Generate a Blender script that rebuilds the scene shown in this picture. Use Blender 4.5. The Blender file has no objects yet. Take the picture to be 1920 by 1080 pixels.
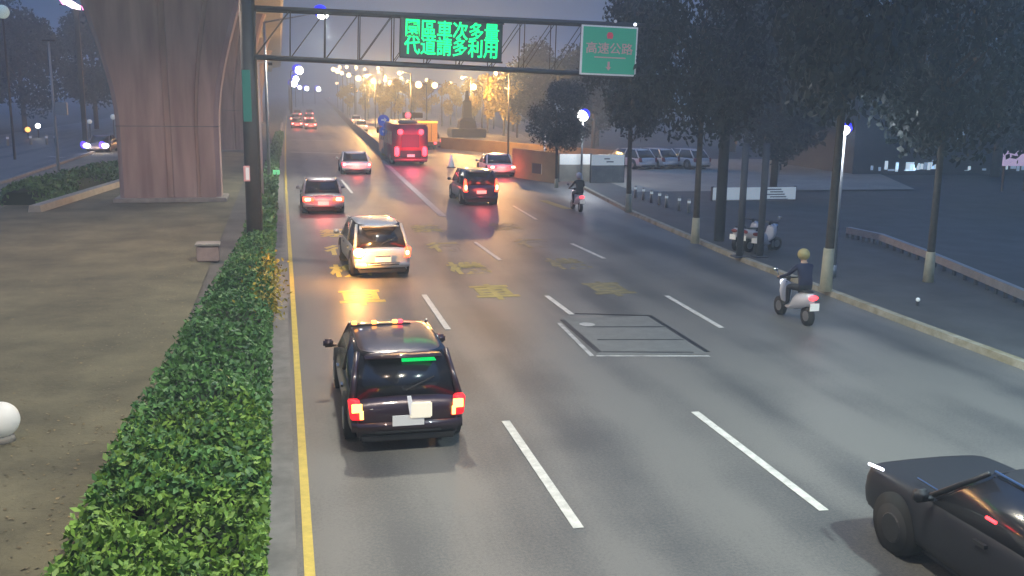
import bpy, bmesh, math, random
from mathutils import Vector, Matrix
R = math.radians
random.seed(7)
S = bpy.context.scene
COL = S.collection
# ------------------------------------------------------------------ camera
F = 1810.0; HCAM = 5.39
def dcam(px, py): return Vector(((px-960)/F, -(py-540)/F, -1.0))
_f = dcam(525, 170).normalized()
_d2 = dcam(1525, 170+15).normalized()
_up = _d2.cross(_f).normalized()
if _up.y < 0: _up = -_up
_rt = _f.cross(_up).normalized()
M3 = Matrix((_rt, _f, _up))
cam_d = bpy.data.cameras.new('camera'); cam = bpy.data.objects.new('camera', cam_d); COL.objects.link(cam)
cam_d.sensor_width = 36; cam_d.lens = 36*F/1920; cam_d.clip_end = 5000; cam_d.clip_start = 0.1
cam.matrix_world = Matrix.Translation((0, 0, HCAM)) @ M3.to_4x4()
S.camera = cam
def ray(px, py): return M3 @ dcam(px, py)
def G(px, py, h=0.0):
    d = ray(px, py); t = (h-HCAM)/d.z
    return Vector((d.x*t, d.y*t, h))
def P(px, py, Y):
    d = ray(px, py); t = Y/d.y
    return Vector((d.x*t, Y, HCAM+d.z*t))
# ------------------------------------------------------------------ world: hazy, city-lit evening sky, unseen zenith brightened as blue fill
W = bpy.data.worlds.new('World'); S.world = W; W.use_nodes = True
nt = W.node_tree; nt.nodes.clear()
out = nt.nodes.new('ShaderNodeOutputWorld'); bg = nt.nodes.new('ShaderNodeBackground')
tc = nt.nodes.new('ShaderNodeTexCoord'); sep = nt.nodes.new('ShaderNodeSeparateXYZ'); rp = nt.nodes.new('ShaderNodeValToRGB')
nz = nt.nodes.new('ShaderNodeTexNoise'); nz.inputs['Scale'].default_value = 2.2; nz.inputs['Detail'].default_value = 4
mm = nt.nodes.new('ShaderNodeMath'); mm.operation = 'MULTIPLY_ADD'; mm.inputs[1].default_value = 0.10
nt.links.new(tc.outputs['Generated'], sep.inputs[0]); nt.links.new(tc.outputs['Generated'], nz.inputs['Vector'])
nt.links.new(nz.outputs['Fac'], mm.inputs[0]); nt.links.new(sep.outputs['Z'], mm.inputs[2])
nt.links.new(mm.outputs[0], rp.inputs[0]); nt.links.new(rp.outputs[0], bg.inputs[0]); nt.links.new(bg.outputs[0], out.inputs[0])
e = rp.color_ramp.elements
e[0].position = 0.0; e[0].color = (.060, .092, .150, 1)
e[1].position = 1.0; e[1].color = (.16, .36, .85, 1)
x = rp.color_ramp.elements.new(.12); x.color = (.048, .098, .185, 1)
x = rp.color_ramp.elements.new(.30); x.color = (.06, .13, .26, 1)
x = rp.color_ramp.elements.new(.6); x.color = (.15, .34, .80, 1)
bg.inputs[1].default_value = 1.0
S.view_settings.view_transform = 'Standard'; S.view_settings.look = 'None'
S.view_settings.exposure = 0.0; S.view_settings.gamma = 1.0
S.cycles.use_denoising = True
S.cycles.max_bounces = 5; S.cycles.volume_bounces = 0
S.cycles.sample_clamp_indirect = 4.0
HAZE = 0.0032

# ------------------------------------------------------------------ materials
def new_mat(name):
    m = bpy.data.materials.new(name); m.use_nodes = True
    return m, m.node_tree, m.node_tree.nodes['Principled BSDF']
def mat(name, col, rough=.6, metal=0, noise=0, nscale=8, bump=0, emis=None, estr=0, coat=0, alt=None, bscale=None):
    m, t, b = new_mat(name)
    b.inputs['Base Color'].default_value = (*col, 1); b.inputs['Roughness'].default_value = rough
    b.inputs['Metallic'].default_value = metal; b.inputs['Coat Weight'].default_value = coat
    if emis:
        b.inputs['Emission Color'].default_value = (*emis, 1); b.inputs['Emission Strength'].default_value = estr
    if noise or bump:
        c = t.nodes.new('ShaderNodeTexCoord'); n = t.nodes.new('ShaderNodeTexNoise')
        n.inputs['Scale'].default_value = nscale; n.inputs['Detail'].default_value = 6; n.inputs['Roughness'].default_value = .65
        g = t.nodes.new('ShaderNodeNewGeometry'); t.links.new(g.outputs['Position'], n.inputs['Vector'])
        if noise:
            r = t.nodes.new('ShaderNodeValToRGB'); r.color_ramp.elements[0].position = .3; r.color_ramp.elements[1].position = .7
            a2 = alt or tuple(v*(1+noise) for v in col)
            r.color_ramp.elements[0].color = (*[v*(1-noise) for v in col], 1); r.color_ramp.elements[1].color = (*a2, 1)
            t.links.new(n.outputs['Fac'], r.inputs[0]); t.links.new(r.outputs[0], b.inputs['Base Color'])
        if bump:
            n2 = t.nodes.new('ShaderNodeTexNoise'); n2.inputs['Scale'].default_value = bscale or nscale*6; n2.inputs['Detail'].default_value = 3
            t.links.new(g.outputs['Position'], n2.inputs['Vector'])
            bp = t.nodes.new('ShaderNodeBump'); bp.inputs['Strength'].default_value = bump; bp.inputs['Distance'].default_value = .02
            t.links.new(n2.outputs['Fac'], bp.inputs['Height']); t.links.new(bp.outputs[0], b.inputs['Normal'])
    return m
def glow(name, col, s, base=None): return mat(name, base or col, .4, emis=col, estr=s)

def asphalt():
    m, t, b = new_mat('asphalt')
    g = t.nodes.new('ShaderNodeNewGeometry')
    mp = t.nodes.new('ShaderNodeMapping'); mp.inputs['Scale'].default_value = (.55, .045, 1)
    t.links.new(g.outputs['Position'], mp.inputs['Vector'])
    n1 = t.nodes.new('ShaderNodeTexNoise'); n1.inputs['Scale'].default_value = 1.0; n1.inputs['Detail'].default_value = 5
    t.links.new(mp.outputs[0], n1.inputs['Vector'])
    n2 = t.nodes.new('ShaderNodeTexNoise'); n2.inputs['Scale'].default_value = 22; n2.inputs['Detail'].default_value = 8; n2.inputs['Roughness'].default_value = .8
    t.links.new(g.outputs['Position'], n2.inputs['Vector'])
    n3 = t.nodes.new('ShaderNodeTexNoise'); n3.inputs['Scale'].default_value = .35; n3.inputs['Detail'].default_value = 4
    t.links.new(g.outputs['Position'], n3.inputs['Vector'])
    # worn wheel tracks: darker down the lane middles
    sp = t.nodes.new('ShaderNodeSeparateXYZ'); t.links.new(g.outputs['Position'], sp.inputs[0])
    wv = t.nodes.new('ShaderNodeMath'); wv.operation = 'MULTIPLY'; wv.inputs[1].default_value = 2*math.pi/1.72
    t.links.new(sp.outputs['X'], wv.inputs[0])
    sn = t.nodes.new('ShaderNodeMath'); sn.operation = 'SINE'; t.links.new(wv.outputs[0], sn.inputs[0])
    a = t.nodes.new('ShaderNodeMath'); a.operation = 'MULTIPLY_ADD'; a.inputs[1].default_value = .085; t.links.new(sn.outputs[0], a.inputs[0]); t.links.new(n1.outputs['Fac'], a.inputs[2])
    c = t.nodes.new('ShaderNodeMath'); c.operation = 'MULTIPLY_ADD'; c.inputs[1].default_value = .9; t.links.new(n2.outputs['Fac'], c.inputs[0]); t.links.new(a.outputs[0], c.inputs[2])
    d = t.nodes.new('ShaderNodeMath'); d.operation = 'MULTIPLY_ADD'; d.inputs[1].default_value = .6; t.links.new(n3.outputs['Fac'], d.inputs[0]); t.links.new(c.outputs[0], d.inputs[2])
    r = t.nodes.new('ShaderNodeValToRGB'); r.color_ramp.elements[0].position = .75; r.color_ramp.elements[1].position = 1.3
    r.color_ramp.elements[0].color = (.050, .051, .052, 1); r.color_ramp.elements[1].color = (.135, .130, .120, 1)
    mr = t.nodes.new('ShaderNodeMath'); mr.operation = 'MULTIPLY'; mr.inputs[1].default_value = .75
    t.links.new(d.outputs[0], mr.inputs[0]); r.color_ramp.elements[0].position = .78; r.color_ramp.elements[1].position = 1.0
    t.links.new(mr.outputs[0], r.inputs[0]); t.links.new(r.outputs[0], b.inputs['Base Color'])
    b.inputs['Roughness'].default_value = .5
    bp = t.nodes.new('ShaderNodeBump'); bp.inputs['Strength'].default_value = .25; bp.inputs['Distance'].default_value = .01
    n4 = t.nodes.new('ShaderNodeTexNoise'); n4.inputs['Scale'].default_value = 60; n4.inputs['Detail'].default_value = 2
    t.links.new(g.outputs['Position'], n4.inputs['Vector']); t.links.new(n4.outputs['Fac'], bp.inputs['Height']); t.links.new(bp.outputs[0], b.inputs['Normal'])
    return m
def concrete_col():
    m, t, b = new_mat('column_concrete')
    g = t.nodes.new('ShaderNodeNewGeometry')
    mp = t.nodes.new('ShaderNodeMapping'); mp.inputs['Scale'].default_value = (1.6, 1.6, .18); t.links.new(g.outputs['Position'], mp.inputs['Vector'])
    n = t.nodes.new('ShaderNodeTexNoise'); n.inputs['Scale'].default_value = 1.2; n.inputs['Detail'].default_value = 7; t.links.new(mp.outputs[0], n.inputs['Vector'])
    r = t.nodes.new('ShaderNodeValToRGB'); r.color_ramp.elements[0].position = .3; r.color_ramp.elements[1].position = .72
    r.color_ramp.elements[0].color = (.30, .20, .175, 1); r.color_ramp.elements[1].color = (.52, .38, .33, 1)
    t.links.new(n.outputs['Fac'], r.inputs[0]); t.links.new(r.outputs[0], b.inputs['Base Color']); b.inputs['Roughness'].default_value = .85
    return m
def leafmat(name, c1, c2):
    m, t, b = new_mat(name)
    g = t.nodes.new('ShaderNodeNewGeometry')
    n = t.nodes.new('ShaderNodeTexNoise'); n.inputs['Scale'].default_value = 3.1; n.inputs['Detail'].default_value = 5
    t.links.new(g.outputs['Position'], n.inputs['Vector'])
    a = t.nodes.new('ShaderNodeMath'); a.operation = 'MULTIPLY_ADD'; a.inputs[1].default_value = .5
    t.links.new(g.outputs['Random Per Island'], a.inputs[0]); t.links.new(n.outputs['Fac'], a.inputs[2])
    r = t.nodes.new('ShaderNodeValToRGB'); r.color_ramp.elements[0].position = .42; r.color_ramp.elements[1].position = 1.0
    r.color_ramp.elements[0].color = (*c1, 1); r.color_ramp.elements[1].color = (*c2, 1)
    t.links.new(a.outputs[0], r.inputs[0]); t.links.new(r.outputs[0], b.inputs['Base Color'])
    b.inputs['Roughness'].default_value = .55; b.inputs['Transmission Weight'].default_value = 0
    return m
M = dict(
    win_dim=glow('dim_lit_window', (.40, .52, .66), .4),
    unlit=mat('unlit_red_lens', (.22, .02, .02), .3),
    asphalt=asphalt(), ground=mat('ground_soil', (.10, .095, .085), .9, noise=.3, nscale=.6),
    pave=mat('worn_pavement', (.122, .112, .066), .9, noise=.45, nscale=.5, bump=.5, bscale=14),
    walk=mat('sidewalk_concrete', (.058, .060, .062), .8, noise=.3, nscale=.7, bump=.2),
    lot=mat('lit_lot_concrete', (.26, .25, .21), .8, noise=.2, nscale=.4),
    kerb=mat('kerb_concrete', (.30, .28, .25), .8, noise=.25, nscale=2.5, bump=.2),
    gutter=mat('gutter_concrete', (.17, .165, .155), .8, noise=.3, nscale=1.8),
    kerby=mat('kerb_worn_yellow', (.33, .28, .13), .75, noise=.45, nscale=2.2, alt=(.40, .38, .31)),
    yellow=mat('yellow_paint', (.52, .40, .07), .55, noise=.2, nscale=5),
    yellow_f=mat('faded_yellow_paint', (.34, .30, .10), .6, noise=.45, nscale=3, alt=(.46, .38, .10)),
    yellow_g=mat('worn_yellow_paint', (.17, .15, .08), .6, noise=.45, nscale=3, alt=(.27, .23, .10)),
    white=mat('white_paint', (.50, .49, .45), .55, noise=.25, nscale=6),
    white_f=mat('faded_white_paint', (.34, .34, .33), .6, noise=.4, nscale=3),
    conc=concrete_col(), deck=mat('deck_concrete', (.22, .20, .19), .85, noise=.2, nscale=.5),
    barrier=mat('barrier_concrete', (.20, .19, .18), .8, noise=.3, nscale=1.5),
    patch=mat('patch_concrete', (.125, .130, .126), .65, noise=.15, nscale=3), joint=mat('joint_tar', (.012, .012, .013), .5),
    galv=mat('galvanised_steel', (.30, .33, .36), .45, metal=.5, noise=.15, nscale=3),
    gsteel=mat('grey_painted_steel', (.055, .065, .085), .65, metal=0, noise=.15, nscale=2),
    palepole=mat('pale_pole', (.55, .56, .55), .4, metal=.2),
    darksteel=mat('dark_steel', (.05, .052, .058), .45, metal=.4),
    green=mat('sign_green', (.012, .20, .12), .35, emis=(.03, .26, .19), estr=.6),
    teal=mat('teal_sign', (.02, .20, .19), .4),
    signwhite=mat('sign_white', (.75, .75, .78), .4, emis=(.6, .6, .65), estr=.25),
    signpink=mat('sign_pink', (.55, .30, .32), .4, emis=(.55, .25, .3), estr=.25),
    signred=mat('sign_red', (.55, .06, .10), .4, emis=(.6, .06, .12), estr=.35),
    vms=mat('display_housing', (.05, .07, .07), .45),
    led=glow('green_led', (.0, 1.0, .27), 1.5), 
    bluesign=mat('blue_sign', (.03, .08, .45), .4, emis=(.05, .12, .6), estr=.4),
    tyre=mat('tyre_rubber', (.015, .015, .016), .8), rim=mat('wheel_alloy', (.30, .31, .32), .35, metal=.8),
    glass=mat('dark_car_glass', (.012, .014, .02), .2, coat=.3), trim=mat('black_trim', (.018, .018, .02), .5),
    under=mat('black_underside', (.01, .01, .01), .9),
    plate=mat('number_plate_lit', (.7, .7, .66), .4, emis=(.9, .88, .8), estr=.25),
    plate_d=mat('number_plate', (.6, .6, .58), .4, emis=(.9, .9, 1), estr=.12),
    chrome=mat('chrome', (.6, .6, .62), .15, metal=1),
    tail=glow('tail_light_red', (1.0, .04, .05), 5), tail_hot=glow('tail_light_orange_red', (1.0, .07, .025), 6), core=glow('tail_light_core', (1.0, .60, .42), 7),
    tail_y=glow('tail_light_amber', (1.0, .72, .16), 3),
    tail_dim=glow('tail_light_dim', (.9, .02, .03), 1.2), brake_pink=glow('brake_light_pink', (1.0, .045, .07), 6),
    indic=glow('turn_signal_amber', (1.0, .40, .06), 110), indic_core=glow('turn_signal_core', (1.0, .75, .30), 10),
    head=glow('headlight_white', (.85, .85, 1.0), 12), blueg=glow('blue_violet_fringe', (.10, .04, 1.0), 3),  # violet glow imitates lens fringe beside the oncoming headlights
    lampw=glow('lamp_white', (1.0, .98, .92), 14), lampo=glow('lamp_warm', (1.0, .62, .30), 9), lampb=glow('lamp_blue_fringe', (.02, .02, 1.0), 1.3),  # blue glow imitates the lens fringe around lamps
    bark=mat('bark', (.07, .06, .05), .9, noise=.3, nscale=6), wash=mat('whitewashed_bark', (.42, .40, .28), .8, noise=.15, nscale=5),
    leafd=leafmat('dark_foliage', (.006, .018, .022), (.018, .038, .044)),
    leafm=leafmat('mid_foliage', (.03, .055, .025), (.10, .15, .055)),
    leafh=leafmat('hedge_foliage', (.022, .085, .028), (.10, .25, .055)),
    leafhb=leafmat('bright_hedge_foliage', (.030, .10, .014), (.18, .33, .04)),
    leafy=leafmat('yellow_foliage', (.16, .13, .01), (.50, .40, .03)),
    hedgecore=mat('hedge_core', (.012, .03, .012), .9),
    wallo=mat('ochre_wall', (.26, .17, .08), .8, noise=.2, nscale=.8), bld=mat('dark_building', (.07, .075, .085), .8, noise=.2, nscale=.4),
    lit=mat('lit_banner', (.75, .78, .78), .5, emis=(.75, .85, .85), estr=.30), litdim=mat('pale_panel', (.32, .31, .26), .6, noise=.2, nscale=2),  # banner emission stands in for lamplight falling on it
    smudge=mat('grey_print', (.22, .22, .24), .6),
    win=glow('lit_window', (.65, .8, .9), .8), winp=glow('pink_lit_window', (.55, .42, .6), .7), pink=glow('pink_neon', (1.0, .25, .55), 5),
    pinkw=glow('pale_neon', (1.0, .75, .85), 5), stone=mat('dark_stone', (.035, .032, .04), .8),
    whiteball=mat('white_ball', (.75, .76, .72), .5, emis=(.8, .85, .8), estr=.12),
    cbox=mat('pinkish_concrete', (.42, .30, .27), .8, noise=.15, nscale=4),
    greenled=glow('green_taxi_sign', (.0, .85, .16), 1.0), roofred=glow('red_glow_spot', (1, .06, .1), 2.5), roofamb=glow('amber_glow_spot', (1, .42, .10), 3),
    spark=glow('small_white_glow', (.9, .9, 1), 3), skin=mat('skin', (.45, .28, .2), .6),
    jacket=mat('navy_jacket', (.015, .022, .09), .7), trouser=mat('dark_trousers', (.03, .03, .04), .8), helmety=mat('yellow_helmet', (.34, .29, .12), .5),
    helmetw=mat('white_helmet', (.7, .7, .72), .3, coat=.5),
)
def paint(name, c, metal=.3): return mat(name, c, .32, metal=metal, coat=.6)
# ------------------------------------------------------------------ object helpers
def tag(o, label=None, cat=None, group=None, kind=None):
    if label: o['label'] = label
    if cat: o['category'] = cat
    if group: o['group'] = group
    if kind: o['kind'] = kind
    return o
def thing(name, label, cat, loc=(0, 0, 0), rz=0, group=None):
    o = bpy.data.objects.new(name, None); COL.objects.link(o); o.location = loc; o.rotation_euler = (0, 0, rz)
    return tag(o, label, cat, group)
class MB:
    def __init__(s): s.bm = bmesh.new(); s.mi = 0
    def box(s, x0, x1, y0, y1, z0, z1, bev=0):
        r = bmesh.ops.create_cube(s.bm, size=1)['verts']
        for v in r: v.co = Vector((x0+(v.co.x+.5)*(x1-x0), y0+(v.co.y+.5)*(y1-y0), z0+(v.co.z+.5)*(z1-z0)))
        if bev:
            es = list({e for v in r for e in v.link_edges})
            bmesh.ops.bevel(s.bm, geom=es, offset=bev, segments=2, affect='EDGES')
        return s
    def tube(s, a, b, r0, r1=None, n=12):
        a = Vector(a); b = Vector(b); d = b-a; L = d.length; r1 = r0 if r1 is None else r1
        m = Matrix.Translation((a+b)/2) @ d.to_track_quat('Z', 'Y').to_matrix().to_4x4()
        bmesh.ops.create_cone(s.bm, cap_ends=True, segments=n, radius1=r0, radius2=r1, depth=L, matrix=m); return s
    def ball(s, c, r, sc=(1, 1, 1), u=16, v=10):
        m = Matrix.Translation(c) @ Matrix.Diagonal((*sc, 1))
        bmesh.ops.create_uvsphere(s.bm, u_segments=u, v_segments=v, radius=r, matrix=m); return s
    def poly(s, pts):
        s.bm.faces.new([s.bm.verts.new(p) for p in pts]); return s
    def prism(s, pts, off):          # polygon pts extruded by vector off
        off = Vector(off); a = [s.bm.verts.new(p) for p in pts]; b = [s.bm.verts.new(Vector(p)+off) for p in pts]; n = len(pts)
        s.bm.faces.new(a[::-1]); s.bm.faces.new(b)
        for i in range(n): s.bm.faces.new((a[i], a[(i+1) % n], b[(i+1) % n], b[i]))
        return s
    def loft(s, rings, cap=True):
        rs = [[s.bm.verts.new(p) for p in r] for r in rings]; n = len(rs[0])
        for a, b in zip(rs, rs[1:]):
            for i in range(n): s.bm.faces.new((a[i], a[(i+1) % n], b[(i+1) % n], b[i]))
        if cap: s.bm.faces.new(rs[0][::-1]); s.bm.faces.new(rs[-1])
        return s
    def mesh(s, name, m, smooth=False):
        bmesh.ops.recalc_face_normals(s.bm, faces=s.bm.faces)
        me = bpy.data.meshes.new(name); s.bm.to_mesh(me); s.bm.free(); me.materials.append(m)
        if smooth:
            for p in me.polygons: p.use_smooth = True
        return me
    def build(s, name, m, parent=None, smooth=False, sub=0):
        o = bpy.data.objects.new(name, s.mesh(name, m, smooth)); COL.objects.link(o); o.parent = parent
        if sub:
            md = o.modifiers.new('sub', 'SUBSURF'); md.levels = sub; md.render_levels = sub
        return o
def kids(o): return [c for c in bpy.data.objects if c.parent == o]
def dup(o, parent=None, loc=None, rz=None, label=None, scale=None):
    c = o.copy(); COL.objects.link(c)
    if parent is not None: c.parent = parent
    for ch in kids(o): dup(ch, c)
    if loc is not None: c.location = loc
    if rz is not None: c.rotation_euler = (0, 0, rz)
    if scale is not None: c.scale = (scale,)*3 if not hasattr(scale, '__len__') else scale
    if label: c['label'] = label
    return c
def strip(name, left, right, z, m, kind='structure'):     # ribbon between two polylines
    b = MB(); a = [b.bm.verts.new((*p, z)) for p in left]; c = [b.bm.verts.new((*p, z)) for p in right]
    for i in range(len(a)-1): b.bm.faces.new((a[i], c[i], c[i+1], a[i+1]))
    o = b.build(name, m); o['kind'] = kind; return o
def wall_line(b, pts, w0, w1, z0, z1):   # tapered wall along a polyline
    rings = []
    for i, p in enumerate(pts):
        q = Vector(pts[min(i+1, len(pts)-1)])-Vector(pts[max(i-1, 0)]); n = Vector((q.y, -q.x)).normalized()
        c = Vector(p)
        rings.append([(*(c-n*w0), z0), (*(c+n*w0), z0), (*(c+n*w1), z1), (*(c-n*w1), z1)])
    return b.loft(rings)
def text_mesh(txt, size, m, name, parent, mat_world, ext=.01, off=0.0, sx=1, sy=1):
    cu = bpy.data.curves.new(name, 'FONT'); cu.body = txt; cu.size = size; cu.align_x = 'CENTER'; cu.align_y = 'CENTER'
    cu.extrude = ext; cu.offset = off; cu.space_line = 1.0; cu.resolution_u = 2
    o = bpy.data.objects.new(name, cu); COL.objects.link(o)
    bpy.context.view_layer.update()
    me = bpy.data.meshes.new_from_object(o.evaluated_get(bpy.context.evaluated_depsgraph_get()))
    bpy.data.objects.remove(o)
    me.name = name; me.materials.clear(); me.materials.append(m)
    me.transform(mat_world @ Matrix.Diagonal((sx, sy, 1, 1)))
    r = bpy.data.objects.new(name, me); COL.objects.link(r); r.parent = parent
    return r
# ------------------------------------------------------------------ ground, roads and markings
b = MB(); b.poly([(-1500, -60, -.02), (1500, -60, -.02), (1500, 3000, -.02), (-1500, 3000, -.02)]); b.build('ground', M['ground'])['kind'] = 'structure'
def cx(Y): return 0 if Y < 60 else .000018*(Y-60)**2 + .004*(Y-60) if Y < 500 else 5.2+(Y-500)*.02
YS = [-20, 0, 10, 20, 30, 42, 55, 70, 85, 100, 130, 170, 230, 320, 450, 700]
KERB = {-20: 14.7, 0: 14.7, 10: 14.7, 20: 14.7, 30: 14.9, 42: 15.7, 55: 17.2, 70: 19.5, 85: 23, 100: 27, 130: 32, 170: 36, 230: 40, 320: 46, 450: 55, 700: 75}
strip('road', [(-.35+cx(y), y) for y in YS], [(KERB[y], y) for y in YS], 0, M['asphalt'])
strip('opposite_road', [(-31, y) for y in (-20, 300)], [(-15.6, y) for y in (-20, 300)], 0, M['asphalt'])
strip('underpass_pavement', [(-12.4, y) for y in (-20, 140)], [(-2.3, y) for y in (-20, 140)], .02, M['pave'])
strip('verge', [(-15.4, y) for y in (-20, 140)], [(-12.4, y) for y in (-20, 140)], .015, mat('sandy_verge', (.24, .21, .15), .9, noise=.3, nscale=.8))
strip('sidewalk', [(KERB[y]+.2, y) for y in YS[:8]], [(KERB[y]+8.5, y) for y in YS[:8]], .13, M['walk'])
strip('lot', [(KERB[y]+8.5, y) for y in YS[:10]], [(90, y) for y in YS[:10]], .05, M['walk'])
strip('lit_lot', [(19.2, 51), (20, 62), (24, 78)], [(37, 51), (42, 62), (46, 78)], .14, M['lot'])  # paler ground colour carries the light on this part of the lot
b = MB(); wall_line(b, [(KERB[y]+.08, y) for y in YS[:9]], .13, .1, -.01, .15); b.build('kerb_right', M['kerby'])['kind'] = 'structure'
b = MB(); wall_line(b, [(-.48+cx(y), y) for y in YS[:12]], .13, .12, -.01, .16); b.build('kerb_median', M['kerb'])['kind'] = 'structure'
b = MB(); wall_line(b, [(-15.5, y) for y in (-20, 40, 200)], .13, .12, -.01, .16); b.build('kerb_opposite_road', M['kerb'])['kind'] = 'structure'
strip('gutter', [(-.352+cx(y), y) for y in YS[:12]], [(.02+cx(y), y) for y in YS[:12]], .004, M['gutter'])
strip('yellow_line_marking', [(.10+cx(y), y) for y in YS[:13]], [(.22+cx(y), y) for y in YS[:13]], .008, M['yellow'])
def dashes(name, X, ys, m=M['white'], w=.065):
    b = MB()
    for y0, y1 in ys:
        b.box(X-w, X+w, y0, y1, .006, .010)
    b.build(name, m)['kind'] = 'structure'
def lane(p0, p1):
    a = G(*p0); c = G(*p1); return a, c
def dash_px(name, segs, m=M['white'], w=.065):
    b = MB()
    for p0, p1 in segs:
        a, c = G(*p0), G(*p1); wall_line(b, [a.xy, c.xy], w, w, .005, .010)
    b.build(name, m)['kind'] = 'structure'
dash_px('lane_line_marking', [((1085, 991), (948, 790)), ((840, 618), (795, 553)), ((1545, 958), (1303, 773)), ((1072, 590), (1025, 555)), ((938, 488), (890, 454)), ((1353, 615), (1250, 555)), ((1133, 485), (1072, 457)), ((660, 362), (640, 337)), ((1006, 412), (962, 386))], M['white'], .07)
dash_px('gore_line_marking', [((831, 406), (716, 300))], M['white_f'], .16)
dash_px('stop_line_marking', [((545, 285), (640, 288)), ((543, 262), (625, 264))], M['white_f'], .3)
dash_px('edge_stripe_marking', [((1065, 392), (1018, 376))], M['yellow_f'], .22)
dash_px('lane_line_far_marking', [((100, 322), (38, 327)), ((120, 296), (90, 293))], M['white'], .12)
CH = '禁行機車'
def road_text(X, spots, m, name):
    root = None
    for i, Y in enumerate(spots):
        o = text_mesh(CH[::-1][i % 4], 1.25, m, name, None, Matrix.Translation((X+random.uniform(-.03, .03), Y, .007)), ext=.001, off=.035, sy=1.75)
        o['kind'] = 'structure'
road_text(1.95, (25.4, 29.4, 33.4, 37.6), M['yellow'], 'lane_lettering_marking')
road_text(5.6, (25.5, 29.3, 33.6, 38.4), M['yellow_f'], 'lane_lettering_marking')
road_text(8.95, (25.4, 29.6, 34.0, 38.6), M['yellow_g'], 'lane_lettering_marking')
# patched slab with tar joints, and a manhole
A, B_, C_, D_ = G(1052, 598), G(1222, 592), G(1328, 664), G(1122, 666)
b = MB(); b.poly([(A.x, A.y, .006), (B_.x, B_.y, .006), (C_.x, C_.y, .006), (D_.x, D_.y, .006)]); b.build('road_patch', M['patch'])['kind'] = 'structure'
dash_px('road_patch_joint', [((1124, 661), (1054, 600)), ((1326, 660), (1218, 592))], M['joint'], .06)
dash_px('road_patch_cross_joint', [((1078, 588), (1222, 592)), ((1100, 613), (1246, 613)), ((1120, 637), (1282, 637)), ((1130, 660), (1300, 661))], M['joint'], .035)
dash_px('road_patch_edge_marking', [((1110, 668), (1048, 606)), ((1118, 668), (1330, 668))], M['white_f'], .05)
p = G(1101, 609); b = MB(); b.tube((p.x, p.y, .004), (p.x, p.y, .014), .19, n=24); tag(b.build('manhole_cover', M['white_f']), 'small pale round manhole cover in the grey road patch', 'manhole cover')
# ------------------------------------------------------------------ viaduct
root = thing('viaduct', 'wide concrete viaduct deck carried high over the median columns', 'viaduct', (-5.3, 0, 0))
b = MB()
prof = [(-6.2, 14.2), (-5.9, 13.6), (-3.0, 13.2), (-2.6, 11.9), (2.6, 11.9), (3.0, 13.2), (5.6, 13.6), (5.9, 14.2), (5.9, 15.2), (5.6, 15.2), (5.6, 14.4), (-5.9, 14.4), (-5.9, 15.2), (-6.2, 15.2)]
b.loft([[(px, y, pz) for px, pz in prof] for y in range(-30, 361, 30)]); b.build('deck', M['deck'], root)
def column(Y, label, s=1.0):
    r = thing('viaduct_column', label, 'column', (-5.3, Y, 0), group='concrete columns under the viaduct')
    b = MB()
    def ring(w, d, z, n=.22):
        g = .18                                   # vertical groove on the faces
        return [(-w, -d+n, z), (-w+n, -d, z), (-g, -d, z), (-g*.6, -d+.12, z), (g*.6, -d+.12, z), (g, -d, z), (w*.52, -d, z), (w*.54, -d+.10, z), (w*.58, -d+.10, z), (w*.6, -d, z),
                (w-n, -d, z), (w, -d+n, z), (w, d-n, z), (w-n, d, z), (-w+n, d, z), (-w, d-n, z)]
    prof = [(2.34, .9, 0), (2.34, .9, 3.6), (2.38, .92, 4.4), (2.5, .95, 5.4), (2.72, 1.0, 6.5), (3.0, 1.05, 7.6), (3.35, 1.1, 8.8), (3.7, 1.15, 10.0), (4.1, 1.2, 11.4), (4.3, 1.2, 11.88)]
    b.loft([ring(w, d, z) for w, d, z in prof])
    b.build('shaft', M['conc'], r)
    b = MB(); b.box(-2.6, 2.6, -1.2, 1.2, .0, .22, bev=.04); b.build('plinth', M['kerb'], r)
    b = MB(); b.box(-2.345, 2.345, -.915, .915, 3.62, 3.66); b.build('joint_line', M['barrier'], r)
    return r
column(50.2, 'huge flaring concrete viaduct column nearest the camera, beside the hedge')
column(90, 'second viaduct column, its edge showing right behind the nearest one')
column(130, 'third viaduct column further down the median behind the second')
column(170, 'farthest viaduct column near the end of the median')
# ------------------------------------------------------------------ foliage
def leaf_cloud(n, fn, size, bm=None, flat=.0):
    bm = bm or bmesh.new()
    for _ in range(n):
        p = fn()
        if p is None: continue
        s = size*random.uniform(.55, 1.35)
        a = Vector((random.gauss(0, 1), random.gauss(0, 1), random.gauss(0, 1)*(1-flat))).normalized()
        c = a.orthogonal().normalized(); c.rotate(Matrix.Rotation(random.uniform(0, 6.3), 3, a)); d = a.cross(c)
        vs = [bm.verts.new(p+c*s), bm.verts.new(p+d*s*.5), bm.verts.new(p-c*s), bm.verts.new(p-d*s*.5)]
        bm.faces.new(vs)
    return bm
def mesh_from(bm, name, m):
    me = bpy.data.meshes.new(name); bm.to_mesh(me); bm.free(); me.materials.append(m); return me
def crown_mesh(name, r, h, z0, n, size, m, lobes=14, seed=0, cone=False):
    random.seed(seed)
    L = []
    for i in range(lobes):
        a = random.uniform(0, 6.28); t = random.random(); zz = z0+h*(.12+.76*t)
        rr = r*(1-t)*.8 if cone else r*math.sqrt(max(.05, 1-(2*t-1)**2))*random.uniform(.35, .8)
        L.append((Vector((rr*math.cos(a), rr*math.sin(a), zz)), r*random.uniform(.28, .46)*(1-.5*t if cone else 1)))
    def fn():
        c, q = random.choice(L)
        d = Vector((random.gauss(0, 1), random.gauss(0, 1), random.gauss(0, .75))).normalized()
        return c+d*q*random.uniform(.45, 1.05)
    return mesh_from(leaf_cloud(n, fn, size), name, m)
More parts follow.
